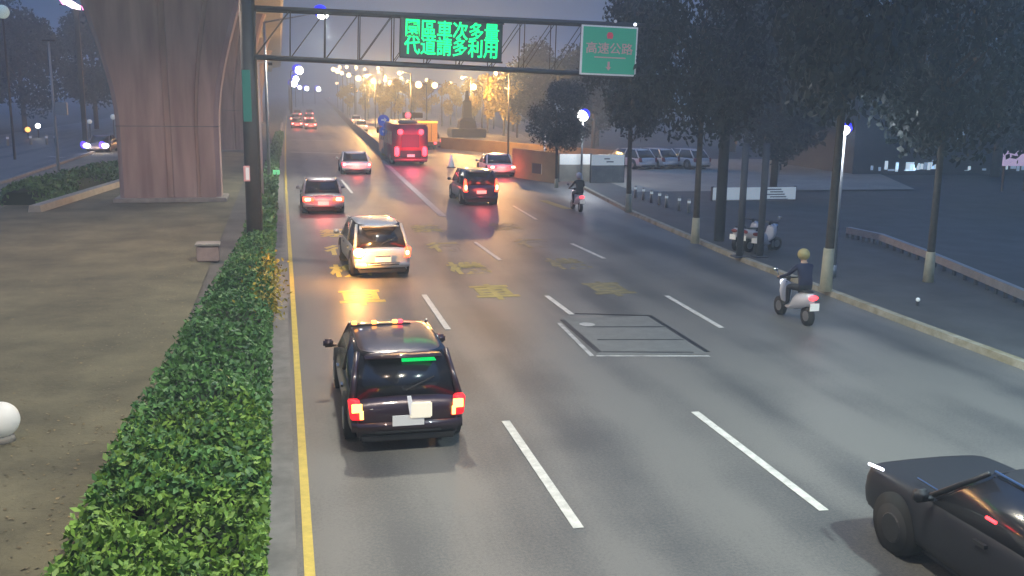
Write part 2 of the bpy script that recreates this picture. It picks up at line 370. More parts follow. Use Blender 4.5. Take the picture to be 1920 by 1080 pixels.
def trunk_mesh(h, r, lean=0, seed=1, z1=0, m=None, name='trunk'):
    random.seed(seed); b = MB()
    b.tube((0, 0, z1), (lean*.4, 0, h*.55), r, r*.75, 10); b.tube((lean*.4, 0, h*.55-.02), (lean, .1, h), r*.75, r*.35, 8)
    for i in range(6):
        a = i*1.05+random.uniform(-.3, .3); z = h*random.uniform(.5, .85); L = h*random.uniform(.25, .4)
        b.tube((lean*.5, 0, z), (lean*.5+math.cos(a)*L*.8, math.sin(a)*L*.8, z+L*.6), r*.42, r*.12, 6)
    return b.mesh(name, m or M['bark'], True)
def add(name, me, parent=None):
    o = bpy.data.objects.new(name, me); COL.objects.link(o); o.parent = parent; return o
TT = {}
def tree_proto(key, h, r, z0, n, size, m, tr=.14, band=False, lobes=14, seed=1, cone=False):
    TT[key] = (crown_mesh('crown', r, h-z0, z0, n, size, m, lobes, seed, cone), trunk_mesh(h*.75, tr, .15, seed), band, tr)
def plant_tree(key, name, label, loc, sc=1.0, rz=0, group=None, sz=None):
    r = thing(name, label, 'tree', loc, rz, group); r.scale = (sc, sc, sz or sc)
    c, t, band, tr = TT[key]
    add('crown', c, r); add('trunk', t, r)
    if band:
        b = MB(); b.tube((0, 0, .0), (0, 0, .75), tr+.045, tr+.012, 12); b.build('whitewashed_base', M['wash'], r, True)
    return r
tree_proto('street', 8.5, 3.0, 3.2, 12000, .115, M['leafd'], .13, True, 16, 3)
tree_proto('big', 15, 5.5, 2.5, 12000, .25, M['leafd'], .3, False, 22, 5)
tree_proto('big2', 13, 5.0, 1.2, 12000, .24, M['leafd'], .25, False, 20, 8)
tree_proto('yel', 7.5, 2.8, 1.8, 2600, .22, leafmat('sodium_lit_foliage', (.12, .10, .02), (.50, .38, .06)), .15, False, 12, 11)  # yellow leaf colour already carries the orange lamplight
g_st = 'street trees with whitewashed bases along the right pavement'
ST = [((1548, 545), 1.0, 'street tree with the tallest pale base, right behind the scooter rider'),
      ((1303, 456), .95, 'street tree with pale base beside the end of the bollard row'),
      ((1178, 398), .95, 'street tree with short pale base left of the bollard row'),
      ((1740, 528), .9, 'street tree with pale base set back near the low pale rail')]
for i, (px, s, lab) in enumerate(ST):
    plant_tree('street', 'street_tree', lab, G(*px, .13), s, i*1.3, g_st, sz=(1.6, 1.25, 1.15, 1.2)[i])
plant_tree('street', 'street_tree', 'dark street tree beside the lit banner panels at the road bend', G(1043, 352, .13), .70, 2, g_st)
# background trees on the right
BG = [(26, 48, 'big', .7), (38, 42, 'big', .9), (47, 38, 'big2', 1.0), (36, 66, 'big', .95), (50, 60, 'big', 1.1), (60, 52, 'big2', 1.2), (28, 86, 'big2', .85), (44, 90, 'big', 1.1), (62, 84, 'big', 1.2), (30, 112, 'big2', .9), (48, 125, 'big', 1.1), (21.5, 19, 'street', .9), (74, 100, 'big', 1.2), (33, 100, 'big', .8)]
W_ = ['short round', 'tall', 'broad', 'high spreading', 'dense', 'very tall', 'massive', 'low', 'wide', 'great', 'rounded', 'towering', 'small', 'slim', 'bushy', 'full', 'huge', 'loose']
for i, (X, Y, k, s) in enumerate(BG):
    plant_tree(k, 'park_tree', 'dark park tree in the unlit grove on the right beyond the pavement', (X, Y, 0), s, i*.9, 'dark trees of the grove on the right')
BL = [(-36, 110, 'big', 1.1), (-44, 95, 'big2', 1.2), (-50, 118, 'big', 1.2), (-30, 128, 'big2', 1.15), (-24, 140, 'big', 1.05), (-38, 138, 'big', 1.25), (-60, 105, 'big', 1.3), (-20, 160, 'big2', 1.1)]
for i, (X, Y, k, s) in enumerate(BL):
    plant_tree(k, 'roadside_tree', 'tall dark tree in the belt beyond the opposite road at upper left', (X, Y, 0), s, i*1.1, 'dark trees beyond the opposite road')
for i, (px, py, Y, s) in enumerate([(655, 205, 230, .95), (690, 205, 200, 1.0), (718, 205, 180, .9), (740, 205, 170, 1.0), (800, 205, 175, 1.0), (845, 210, 165, .95), (915, 215, 135, 1.05), (945, 215, 125, 1.1), (970, 225, 120, .9), (890, 215, 150, 1.0), (770, 205, 190, 1.0)]):
    q = P(px, py, Y); plant_tree('yel', 'boulevard_tree', 'boulevard tree glowing yellow under the orange street lamps', (q.x, Y, 0), s, i*1.7, 'yellow lit trees where the road branches')
# hedge on the median
random.seed(21)
HX = [(8, -2.36, -.40), (14, -2.25, -.40), (20, -2.0, -.42), (26, -1.65, -.42), (33, -1.3, -.42), (45, -1.1, -.4), (70, -1.0, -.35), (120, -.6, .2)]
def hx(Y):
    for (a, l0, r0), (c, l1, r1) in zip(HX, HX[1:]):
        if Y <= c: t = (Y-a)/(c-a); return l0+(l1-l0)*t, r0+(r1-r0)*t
    return HX[-1][1:]
def hh(X, Y): return .70+.12*math.sin(Y*1.9+X*2)+.09*math.sin(Y*.7+X*3)+.07*math.sin(Y*4.1+X*5)+.05*math.sin(Y*9+X*7)
def hedge_fn(y0, y1, pw=1.0):
    def fn():
        Y = y0+(y1-y0)*random.random()**pw; l, r = hx(Y)
        if random.random() < .72:
            X = random.uniform(l, r); e = min(X-l, r-X)/.35; z = hh(X, Y)*(.72+.28*min(1, e))+random.uniform(-.14, .05)
        else:
            X = random.choice((l, r))+random.uniform(-.1, .1); z = random.uniform(.1, .72)
        return Vector((X, Y, z))
    return fn
def hedge(name, label, y0, y1, n, size, m, pw=1.4):
    r = thing(name, label, 'hedge', (0, 0, 0), group='clipped hedges along the median')
    add('foliage', mesh_from(leaf_cloud(n, hedge_fn(y0, y1, pw), size), 'foliage', m), r)
    b = MB(); rings = []
    k = 16
    for i in range(k+1):
        Y = y0+(y1-y0)*i/k; l, q = hx(Y); rings.append([(l+.16, Y, .0), (l+.22, Y, .36), (q-.22, Y, .36), (q-.16, Y, .0)])
    b.loft(rings); b.build('branches', M['hedgecore'], r)
hedge('hedge', 'bright green leafy near end of the median hedge', 7.6, 14.8, 17000, .055, M['leafhb'], 1.25)
hedge('hedge', 'long darker green hedge running on from the bright end up to the gantry pole', 11.4, 34, 27000, .058, M['leafh'])
hedge('hedge', 'narrow far hedge beyond the gantry pole between kerb and columns', 34.5, 118, 15000, .11, M['leafh'])
for i, (px, py, s, lab) in enumerate([(496, 575, .38, 'yellow shrub leaning out of the hedge at its near flowering end'), (500, 540, .42, 'tallest yellow shrub in the middle of the hedge edge'), (505, 505, .34, 'small yellow shrub at the far end of the yellow patch in the hedge')]):
    q = G(px, py, .45); r = thing('yellow_shrub', lab, 'shrub', (q.x, q.y, 0), group='yellow shrubs at the hedge edge')
    random.seed(40+i); cc = Vector((0, 0, .5))
    add('foliage', mesh_from(leaf_cloud(420, lambda: cc+Vector((random.gauss(0, .5)*s, random.gauss(0, 1.4)*s, random.gauss(0, .5)*s)), .06), 'foliage', M['leafy']), r)
    b = MB(); b.tube((0, 0, 0), (0, 0, .5), .03, .02, 6); b.tube((0, 0, .1), (.15, .25, .6), .02, .01, 6); b.build('stem', M['bark'], r)
random.seed(63)
def litter_fn():
    Y = 8+38*random.random()**1.6; X = -2.45-abs(random.gauss(0, 1.6)) if random.random() < .6 else random.uniform(-12, -2.5)
    return Vector((X, Y, .035))
bm = bmesh.new()
for _ in range(2600):
    c = litter_fn(); s = random.uniform(.012, .04); a = random.uniform(0, 6.3); u_ = Vector((math.cos(a), math.sin(a), random.uniform(-.3, .3)))*s; w_ = Vector((-math.sin(a), math.cos(a), random.uniform(-.3, .3)))*s*.6
    bm.faces.new([bm.verts.new(c+u_), bm.verts.new(c+w_), bm.verts.new(c-u_), bm.verts.new(c-w_)])
o = add('fallen_leaves', mesh_from(bm, 'fallen_leaves', leafmat('dry_leaf', (.05, .04, .02), (.26, .20, .09)))); o['kind'] = 'stuff'
bm = bmesh.new()
for _ in range(900):
    Y = 8+26*random.random()**1.4; l, q_ = hx(Y); c = Vector((l-.02-abs(random.gauss(0, .12)), Y, .02))
    for k_ in range(5):
        a = random.uniform(0, 6.3); h_ = random.uniform(.04, .13); d_ = Vector((math.cos(a), math.sin(a), 0)); s_ = Vector((-d_.y, d_.x, 0))*.006
        bm.faces.new([bm.verts.new(c-s_), bm.verts.new(c+s_), bm.verts.new(c+d_*h_*.6+Vector((0, 0, h_)))])
o = add('grass', mesh_from(bm, 'grass', leafmat('dry_grass', (.05, .07, .02), (.18, .18, .07)))); o['kind'] = 'stuff'
# hedge along the opposite road verge
random.seed(31)
r = thing('verge_hedge', 'low rounded hedge on the sandy verge left of the viaduct column', 'hedge')
P0, P1 = G(55, 385), G(228, 335)
def fn():
    t = random.random(); c = P0.lerp(P1, t); w = 1.25*(.7+.3*math.sin(t*9))
    a = random.uniform(0, math.pi); return Vector((c.x-.4+math.cos(a)*w*.9+random.gauss(0, .1), c.y+random.uniform(-.7, .7), max(.05, math.sin(a)*.95+random.gauss(0, .08))))
add('foliage', mesh_from(leaf_cloud(7000, fn, .12), 'foliage', leafmat('verge_hedge_foliage', (.025, .07, .025), (.11, .24, .06))), r)
b = MB(); wall_line(b, [(P0.x-.4, P0.y), (P1.x-.4, P1.y)], .9, .6, 0, .6); b.build('branches', M['hedgecore'], r)
b = MB(); wall_line(b, [(P0.x+.9, P0.y-3), (P1.x+1.2, P1.y)], .28, .22, 0, .32); tag(b.build('rubble_kerb', M['litdim']), 'pale broken kerb of stones at the foot of the verge hedge', 'kerb')

# ------------------------------------------------------------------ overhead gantry
YG = 33.0
pL = G(471, 470); pL = Vector((-.98, YG, 0))
a0 = P(480, 14, YG); a1 = P(1200, 46, YG); c0 = P(480, 108, YG); c1 = P(1190, 146, YG)
gt = thing('sign_gantry', 'grey steel gantry spanning the carriageway from a tall left pole, carrying the signs', 'gantry', (0, 0, 0))
zt, zb = (a0.z+a1.z)/2+.1, (c0.z+c1.z)/2
q = lambda px, py: P(px, py, YG)
b = MB(); b.tube((-.98, YG, 0), (-.98, YG, 10.2), .25, .2, 16); b.box(-1.4, -.55, YG-.4, YG+.4, 0, .12); b.build('pole', M['gsteel'], gt, True)
b = MB(); b.box(-.85, -.70, YG-.1, YG+.1, 0, 10.0); b.build('pole_brace', M['darksteel'], gt)
def chord(pa, pb, name, r=.075, dy=.35):
    b = MB()
    for s in (-dy, dy): b.tube((pa.x, YG+s, pa.z), (pb.x, YG+s, pb.z), r, n=8)
    b.build(name, M['gsteel'], gt, True)
pa, pb, pc, pd = q(478, 16), q(1215, 50), q(478, 107), q(1215, 144)
pb2, pd2 = P(1960, 84, YG), P(1960, 182, YG)
def ext(p, r, X): t = (X-p.x)/(r.x-p.x); return p.lerp(r, t)
XR = 14.9+.9
chord(pa, ext(pa, pb, XR), 'upper_chord'); chord(pc, ext(pc, pd, XR), 'lower_chord')
b = MB(); n = 15
for i in range(n+1):
    t = i/n; u = ext(pa, pb, pa.x+(XR-pa.x)*t); v = ext(pc, pd, pc.x+(XR-pc.x)*t); u2 = ext(pa, pb, pa.x+(XR-pa.x)*min(1, t+.5/n)); 
    for s in (-.35, .35):
        b.tube((u.x, YG+s, u.z), (v.x, YG+s, v.z), .018, n=6)
        if i < n: b.tube((v.x, YG+s, v.z), (u.x+(XR-pa.x)/n, YG+s, u.z), .013, n=6)
    b.tube((u.x, YG-.35, u.z), (u.x, YG+.35, u.z), .025, n=6)
b.build('lattice', M['gsteel'], gt, True)
b = MB(); b.tube((XR, YG, 0), (XR, YG, 9.4), .2, .17, 16); b.build('pole', M['gsteel'], gt, True)
# display, tilted to follow the truss
def board(name, label, cat, corners_px, Y, th, m, bev=.02):
    c = [P(*p, Y) for p in corners_px]; ctr = sum(c, Vector())/4
    ux = (c[1]-c[0]+c[2]-c[3])/2; uz = (c[0]-c[3]+c[1]-c[2])/2
    w, h = ux.length, uz.length; ang = math.atan2(ux.z, ux.x)
    r = thing(name, label, cat, ctr); r.rotation_euler = (0, -ang, 0)
    return r, w, h
V = Matrix.Rotation(R(90), 4, 'X')
vm, w, h = board('message_sign', 'black electronic message sign glowing with two rows of green characters', 'message sign', [(752, 33), (944, 44), (940, 118), (750, 106)], YG-.62, .4, None)
b = MB(); b.box(-w/2, w/2, 0, .35, -h/2, h/2, bev=.03); b.build('housing', M['vms'], vm)
b = MB()
for s in (-1, 1): b.box(-w/2-.02, w/2+.02, -.05, -.002, s*h/2-.03, s*h/2+.03)
b.build('frame', M['darksteel'], vm)
csz = w*.163
text_mesh('園區車次多量', csz, M['led'], 'characters', vm, Matrix.Translation((0, -.03, h*.215)) @ V, ext=.01, off=.007, sx=.95, sy=1.12)
text_mesh('代道請多利用', csz, M['led'], 'characters', vm, Matrix.Translation((0, -.03, -h*.215)) @ V, ext=.01, off=.007, sx=.95, sy=1.12)
gs, w, h = board('direction_sign', 'square green direction sign with white border at the right of the gantry', 'road sign', [(1091, 46), (1196, 51), (1192, 144), (1088, 139)], YG-.50, .1, None)
b = MB(); b.box(-w/2, w/2, 0, .08, -h/2, h/2); b.build('border', M['signwhite'], gs)
b = MB(); b.box(-w/2+.055, w/2-.055, -.012, 0, -h/2+.055, h/2-.055); b.build('panel', M['green'], gs)
text_mesh('高速公路', w*.20, M['signpink'], 'lettering', gs, Matrix.Translation((0, -.02, h*.03)) @ V, ext=.004, off=.004, sx=1.06)
b = MB(); b.box(-w*.26, w*.30, -.018, -.012, -h*.15, -h*.125); b.build('underline', M['signpink'], gs)
b = MB(); b.prism([(-.09, -.014, h*.24), (.09, -.014, h*.24), (.12, -.014, h*.31), (.07, -.014, h*.37), (-.07, -.014, h*.37), (-.12, -.014, h*.31)], (0, -.006, 0)); b.build('emblem', M['signred'], gs)
b = MB(); b.prism([(-.04, -.014, -h*.22), (.04, -.014, -h*.22), (.04, -.014, -h*.33), (.10, -.014, -h*.33), (0, -.014, -h*.40), (-.10, -.014, -h*.33), (-.04, -.014, -h*.33)], (0, -.006, 0)); b.build('arrow', M['signpink'], gs)
# street name blade on pole and pink marker
u0, u1 = P(461, 131, YG-.3), P(461, 228, YG-.3)
r = thing('street_name_sign', 'tall narrow teal street name sign fixed to the gantry pole', 'street sign', (u0.x, YG-.3, u1.z))
b = MB(); b.box(-.13, .13, -.03, .03, 0, u0.z-u1.z, bev=.01); b.build('panel', M['teal'], r)
b = MB(); b.box(-.10, .10, -.036, -.031, .1, u0.z-u1.z-.1); b.build('face', M['teal'], r)
u0, u1 = P(462, 311, YG-.32), P(462, 340, YG-.32)
r = thing('pole_marker', 'small pink and white marker plate low on the gantry pole', 'marker', (u0.x, YG-.32, u1.z))
b = MB(); b.box(-.10, .10, -.02, .05, 0, u0.z-u1.z, bev=.008); b.build('plate', M['signpink'], r)
b = MB(); b.box(-.03, .08, -.026, -.021, .05, u0.z-u1.z-.05); b.build('stripe', M['signwhite'], r)
# small lamps over the green sign
for px, py, m, lab in ((1154, 40, 'signwhite', 'small dim round fitting above the middle of the green sign'), (1191, 46, 'spark', 'small bright white lamp at the upper right corner of the green sign')):
    u = P(px, py, YG-.7); r = thing('sign_lamp', lab, 'lamp', u, group='fittings above the green sign')
    b = MB(); b.ball((0, 0, 0), .055); b.build('bulb', M[m], r, True); b = MB(); b.tube((0, .04, 0), (0, .6, -.12), .018, n=6); b.build('arm', M['gsteel'], r)
u = P(1203, 20, 150); r = thing('aviation_light', 'tiny pink warning light on a mast above the green sign', 'warning light', (u.x, 150, 0))
b = MB(); b.tube((0, 0, 0), (0, 0, u.z-.2), .10, .06, 8); b.build('mast', M['darksteel'], r); b = MB(); b.ball((0, 0, u.z), .22); b.build('bulb', M['pink'], r, True)
# slim pale camera pole by the gantry
q0 = P(484, 116, 45)
r = thing('slim_pole', 'slim pale pole with a short hooked top just right of the gantry pole', 'pole', (q0.x, 45, 0))
b = MB(); b.tube((0, 0, 0), (0, 0, q0.z), .05, .04, 10); b.tube((0, 0, q0.z-.03), (.5, 0, q0.z-.0), .03, n=8); b.build('shaft', M['palepole'], r, True)
b = MB(); b.box(.42, .60, -.08, .08, q0.z-.14, q0.z-.02); b.build('camera_head', M['darksteel'], r)
# ------------------------------------------------------------------ lamps
def light(parent, loc, e, col, rad=.25, spot=None, rot=(0, 0, 0)):
    d = bpy.data.lights.new('light', 'SPOT' if spot else 'POINT'); d.energy = e; d.color = col; d.shadow_soft_size = rad
    if spot: d.spot_size = R(spot); d.spot_blend = .7
    o = bpy.data.objects.new('light', d); COL.objects.link(o); o.parent = parent; o.location = loc; o.rotation_euler = rot; return o
WHT = (1.0, .93, .74); NEU = (1.0, .92, .74); ORG = (1.0, .52, .16)
def median_lamp(Y, H, arm, e, label, x0=-.75, bulb=.22, fringe=True, col=WHT, cut=150):
    x0 = x0+cx(Y)
    r = thing('street_lamp', label, 'street lamp', (x0, Y, 0), group='tall white street lamps on the median')
    b = MB(); b.tube((0, 0, 0), (0, 0, H-.6), .10, .06, 12); b.tube((0, 0, H-.62), (arm, 0, H+.05), .05, .035, 8); b.build('pole', M['galv'], r, True)
    b = MB(); b.box(arm-.35, arm+.35, -.15, .15, H-.02, H+.10, bev=.03); b.build('lamp_head', M['gsteel'], r)
    b = MB(); b.ball((arm, 0, H-.06), bulb, (1, 1, .85)); b.build('bulb', M['lampw'], r, True)
    if fringe:
        b = MB(); b.ball((arm-.12, .0, H+.10), bulb*1.12, (1, .8, .9)); b.build('blue_fringe', M['lampb'], r, True)  # added glowing ball imitates blue lens fringe
    if e: light(r, (arm, -.0, H-.4), e, col, .3, cut)
    return r
# lamps along the median
median_lamp(57, 9.7, 3.2, 6500, 'tall white street lamp shining just above the gantry, nearest one in view', bulb=.34)
def deck_fill_lamp(Y, e, label):  # added lamps, out of view, to light the near road and pavement
    r = thing('viaduct_fill_lamp', label, 'lamp', (.2, Y, 13.6), group='added lamps out of view at the viaduct edge')
    b = MB(); b.tube((0, 0, 0), (2.2, 0, -1.6), .05, n=8); b.build('bracket', M['galv'], r, True)
    b = MB(); b.box(1.9, 2.6, -.15, .15, -1.75, -1.62, bev=.03); b.build('lamp_head', M['gsteel'], r)
    b = MB(); b.ball((2.25, 0, -1.8), .14, (1.6, 1, .5)); b.build('bulb', M['lampw'], r, True)
    light(r, (2.25, 0, -2.1), e, WHT, .3, 150)
deck_fill_lamp(25, 4600, 'added unseen lamp at the viaduct edge ahead of the camera')
deck_fill_lamp(8, 5800, 'added unseen lamp at the viaduct edge beside the camera')
deck_fill_lamp(-14, 3500, 'added unseen lamp at the viaduct edge behind the camera')
for px, py, Y, br, lab in ((561, 132, 180, .72, 'upper bright blue white street lamp of the far left cluster'), (555, 148, 235, .7, 'middle lamp of the far left blue white cluster'), (551, 157, 290, .95, 'lower lamp of the far left blue white cluster'), (562, 164, 340, .65, 'small violet white far lamp right of the blue cluster'), (575, 166, 380, .85, 'tiny yellowish far lamp on the left, second from the road end'), (597, 167, 420, 1.0, 'tiny far white lamp at the tip of the barrier')):
    u = P(px, py, Y); r = thing('far_street_lamp', lab, 'street lamp', (u.x, Y, 0), group='far white lamps on the left')
    b = MB(); b.tube((-1.5, 0, 0), (-1.5, 0, u.z-.2), .15, .1, 8); b.tube((-1.5, 0, u.z-.2), (0, 0, u.z+.3), .09, n=6); b.build('pole', M['gsteel'], r, True)
    b = MB(); b.ball((0, 0, u.z), br); b.build('bulb', M['lampw'], r, True)
    b = MB(); b.ball((-br*.5, br*.9, u.z+br*.35), br*1.25); b.build('blue_fringe', M['lampb'], r, True)  # blue ball is lens fringe given a shape
# orange lamps
OL = [(625, 130, 330, .9), (633, 133, 260, .8), (637, 126, 400, .9), (650, 126, 360, .8), (668, 127, 330, .7), (641, 137, 240, .55), (654, 141, 220, .6), (672, 147, 190, .65), (684, 130, 300, .5), (709, 128, 230, .45), (710, 135, 280, .5),
      (700, 152, 200, .6), (733, 157, 170, .6), (765, 155, 190, .6), (785, 159, 150, .62), (815, 160, 160, .6), (888, 163, 130, .52), (658, 162, 250, .6), (683, 168, 300, .65), (701, 167, 260, .6), (668, 170, 400, .7), (632, 156, 420, .7), (722, 150, 210, .5), (745, 163, 240, .5), (752, 146, 260, .5), (800, 150, 250, .5), (845, 158, 200, .5), (912, 158, 150, .42), (948, 165, 140, .4)]
OW = ['leftmost', 'second', 'topmost', 'upper', 'high', 'clustered', 'middle', 'large round', 'small', 'tall flared', 'lower flared']
for i, (px, py, Y, br) in enumerate(OL):
    u = P(px, py, Y); r = thing('orange_street_lamp', 'warm orange street lamp in the far cluster where the road runs uphill', 'street lamp', (u.x, Y, 0), group='warm street lamps of the far road')
    b = MB(); b.tube((1.2, 0, 0), (1.2, 0, u.z+.1), .13, .08, 8); b.tube((1.2, 0, u.z+.1), (0, 0, u.z+.25), .07, n=6); b.build('pole', M['darksteel'], r, True)
    b = MB(); b.ball((0, 0, u.z), br*.8); b.build('bulb', M['lampo'], r, True)
    if i in (9, 11, 12, 14, 15, 16): r['label'] = {9: 'double warm lamp highest on the right of the far cluster', 11: 'round warm lamp above the brightest yellow foliage', 12: 'warm lamp over the yellow tree left of the bus', 14: 'larger warm lamp straight above the bus', 15: 'warm lamp just right of the one above the bus', 16: 'lone warm lamp above the dark monument'}[i]
def sodium(X, Y, H, e, label):
    r = thing('sodium_lamp', label, 'street lamp', (X, Y, 0), group='orange sodium lamps over the branching road')
    b = MB(); b.tube((0, 0, 0), (0, 0, H), .09, .06, 10); b.tube((0, 0, H), (-1.2, 0, H+.15), .045, n=8); b.build('pole', M['darksteel'], r, True)
    b = MB(); b.ball((-1.2, 0, H+.02), .16); b.build('bulb', M['lampo'], r, True)
    light(r, (-1.2, 0, H-.3), e, ORG, .3)
sodium(19.5, 84, 7.2, 11000, 'orange sodium lamp beside the monument')
sodium(13.5, 104, 7.4, 10000, 'orange sodium lamp behind the bus'); sodium(24, 125, 7.4, 20000, 'orange sodium lamp among the yellow trees')
sodium(14, 150, 7.8, 20000, 'orange sodium lamp on the branching road beyond the bus'); sodium(22, 200, 8.5, 24000, 'farthest orange sodium lamp on the branching road')
# post top lamps on the right
def park_lamp(base, top, Y, label, e=260, fringe=True):
    u = P(*top, Y); r = thing('path_lamp', label, 'street lamp', (u.x, Y, 0), group='white post lamps by the right pavement')
    b = MB(); b.tube((0, 0, .1), (0, 0, u.z-.15), .07, .045, 10); b.tube((0, 0, .1), (0, 0, .5), .11, .09, 10); b.build('post', M['galv'], r, True)
    b = MB(); b.ball((0, 0, u.z), .14 if Y < 40 else .34); b.build('globe', M['lampw'], r, True)
    if fringe: b = MB(); b.ball((.11, .05, u.z+.08), .15 if Y < 40 else .34); b.build('blue_fringe', M['lampb'], r, True)  # added blue ball for the lens fringe at the globe
    light(r, (0, -.35, u.z-.2), e, (.92, .95, 1.0), .15)
park_lamp(None, (1093, 217), 57, 'white post lamp with a painted blue fringe above the lit banner panels', 700)
park_lamp(None, (1584, 244), 25.6, 'white post lamp with a painted blue fringe in front of the dark trees on the right', 130)
# tall lamps on the right pavement outside the picture that light the near road
def right_lamp(X, Y, e, label):
    r = thing('right_street_lamp', label, 'street lamp', (X, Y, 0), group='tall street lamps on the right pavement')
    b = MB(); b.tube((0, 0, 0), (0, 0, 10.5), .11, .07, 12); b.tube((0, 0, 10.5), (-2.6, 0, 10.9), .05, n=8); b.build('pole', M['galv'], r, True)
    b = MB(); b.box(-3.0, -2.3, -.15, .15, 10.78, 10.9, bev=.03); b.build('lamp_head', M['gsteel'], r)
    b = MB(); b.ball((-2.65, 0, 10.74), .14, (1.6, 1, .5)); b.build('bulb', M['lampw'], r, True)
    light(r, (-2.65, 0, 10.4), e, (.80, 1.0, .95), .3, 130)
right_lamp(15.4, 9, 7500, 'tall street lamp on the right pavement near the camera')
# added warm lamps under the viaduct, out of view, lighting column and pavement
def soffit_fill_lamp(X, Y, e, label):
    r = thing('soffit_fill_lamp', label, 'lamp', (X, Y, 11.9), group='added warm lamps under the viaduct')
    b = MB(); b.tube((0, 0, 0), (0, 0, -.35), .04, n=8); b.box(-.4, .4, -.15, .15, -.5, -.34, bev=.03); b.build('housing', M['gsteel'], r)
    b = MB(); b.ball((0, 0, -.52), .13, (1.8, 1, .4)); b.build('bulb', M['lampo'], r, True)
    light(r, (0, 0, -.8), e, (1.0, .74, .56), .3, 155)
soffit_fill_lamp(-5.3, 37, 4300, 'added unseen warm lamp under the viaduct in front of the nearest column'); soffit_fill_lamp(-5.3, 9, 1900, 'added unseen warm lamp under the viaduct above the near pavement')
# under-viaduct and opposite road lamps
def side_lamp(X, Y, H, e, label, col=NEU, head=.16):
    r = thing('roadside_lamp', label, 'street lamp', (X, Y, 0), group='lamps of the opposite road')
    b = MB(); b.tube((0, 0, 0), (0, 0, H), .10, .055, 12); b.build('pole', M['palepole'], r, True)
    b = MB(); b.box(-.35, .35, -.12, .12, H, H+.10, bev=.03); b.build('lamp_head', M['gsteel'], r)
    b = MB(); b.box(.10, .75, -.14, .14, H*.47, H*.47+.75, bev=.02); b.build('control_box', M['palepole'], r)
    if e: light(r, (-.2, 0, H-.2), e, col, .3, 160)
    return r
u = G(111, 335); side_lamp(u.x, u.y, P(105, 78, u.y).z, 0, 'thin pale lamp post with a small box halfway up, standing in the verge hedge')
side_lamp(-15.8, 22, 9, 1800, 'lamp post of the opposite road left of the pavement'); side_lamp(-31.5, 75, 9, 2600, 'unseen lamp post lighting the opposite road from its far side')  # far-side lamp is out of view, there to give the left road light
# ------------------------------------------------------------------ barrier, walls, site panels
b = MB(); BP = [G(722, 296), G(700, 276), G(672, 250), G(650, 229), G(630, 207), G(615, 192), G(606, 184)]
wall_line(b, [p.xy for p in BP], .28, .10, 0, .95); tag(b.build('concrete_barrier', M['barrier']), 'dark concrete barrier curving away between the two far carriageways', 'barrier')
b = MB(); y0, y1 = 60, 70
r = thing('ochre_wall', 'low ochre wall lit orange beside the road bend, with one dark opening', 'wall')
w0, w1 = G(960, 332), G(1046, 345)
wl = MB(); 
for t0, t1, z0, z1 in ((0, .45, 0, 1.9), (.45, .66, 0, .45), (.45, .66, 1.1, 1.9), (.66, 1, 0, 1.9)):
    a = w0.lerp(w1, t0); c = w0.lerp(w1, t1)
    wl.prism([(a.x, a.y, z0), (c.x, c.y, z0), (c.x, c.y, z1), (a.x, a.y, z1)], (.1, .3, 0))
wl.build('masonry', M['wallo'], r)
a = w0.lerp(w1, .45); c = w0.lerp(w1, .66)
wl = MB(); wl.prism([(a.x, a.y+.15, .45), (c.x, c.y+.15, .45), (c.x, c.y+.15, 1.1), (a.x, a.y+.15, 1.1)], (.02, .05, 0)); wl.build('opening', M['stone'], r)
wl = MB(); w2 = G(985, 318); b = MB(); wall_line(wl, [(10.5+5, 96), (24, 78), (27, 72)], .15, .15, 0, 1.1); tag(wl.build('garden_wall', M['wallo']), 'low tan wall running behind the white car towards the monument', 'wall')
def panel(pxs, Y, name, label, m1, m2, split=.4, cat='panel', grp=None, posts=True):
    tl, br = P(*pxs[0], Y), P(*pxs[1], Y); z0 = max(.14, br.z)
    r = thing(name, label, cat, ((tl.x+br.x)/2, Y, 0), group=grp); hw = (br.x-tl.x)/2; zs = tl.z-(tl.z-z0)*split
    b = MB(); b.box(-hw, hw, 0, .06, zs, tl.z); b.build('banner', m1, r)
    b = MB(); b.box(-hw, hw, 0, .06, z0, zs-.01); b.build('lower_panel', m2, r)
    if posts:
        for s in (-hw, hw): b = MB(); b.box(s-.06, s+.06, .07, .17, .1, tl.z+.05); b.build('post', M['darksteel'], r)
    return r, hw, z0, zs, tl.z
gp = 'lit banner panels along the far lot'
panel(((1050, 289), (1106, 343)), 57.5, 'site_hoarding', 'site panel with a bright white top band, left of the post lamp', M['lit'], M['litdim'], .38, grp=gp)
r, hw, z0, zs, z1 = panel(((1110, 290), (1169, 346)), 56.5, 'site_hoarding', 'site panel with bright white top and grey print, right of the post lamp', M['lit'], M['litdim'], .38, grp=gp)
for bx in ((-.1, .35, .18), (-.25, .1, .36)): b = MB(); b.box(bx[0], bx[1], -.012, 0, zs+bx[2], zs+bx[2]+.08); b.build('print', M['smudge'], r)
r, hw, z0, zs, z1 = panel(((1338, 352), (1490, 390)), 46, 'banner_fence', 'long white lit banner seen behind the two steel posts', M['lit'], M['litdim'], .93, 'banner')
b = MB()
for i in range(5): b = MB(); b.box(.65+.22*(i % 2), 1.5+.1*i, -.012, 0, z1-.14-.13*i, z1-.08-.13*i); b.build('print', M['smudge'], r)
# pair of steel posts
for i, (px, lab) in enumerate(((1386, 'left one of the two parallel steel posts in front of the white banner'), (1424, 'right one of the two parallel steel posts in front of the white banner'))):
    u = G(px, 482, .13); r = thing('steel_post', lab, 'post', u, group='pair of steel posts'); zt = P(px, 276, u.y).z
    b = MB(); b.tube((0, 0, 0), (0, 0, zt), .115, n=14); b.build('shaft', M['gsteel'], r, True); b = MB(); b.box(-.22, .22, -.22, .22, 0, .05); b.build('base_plate', M['gsteel'], r)
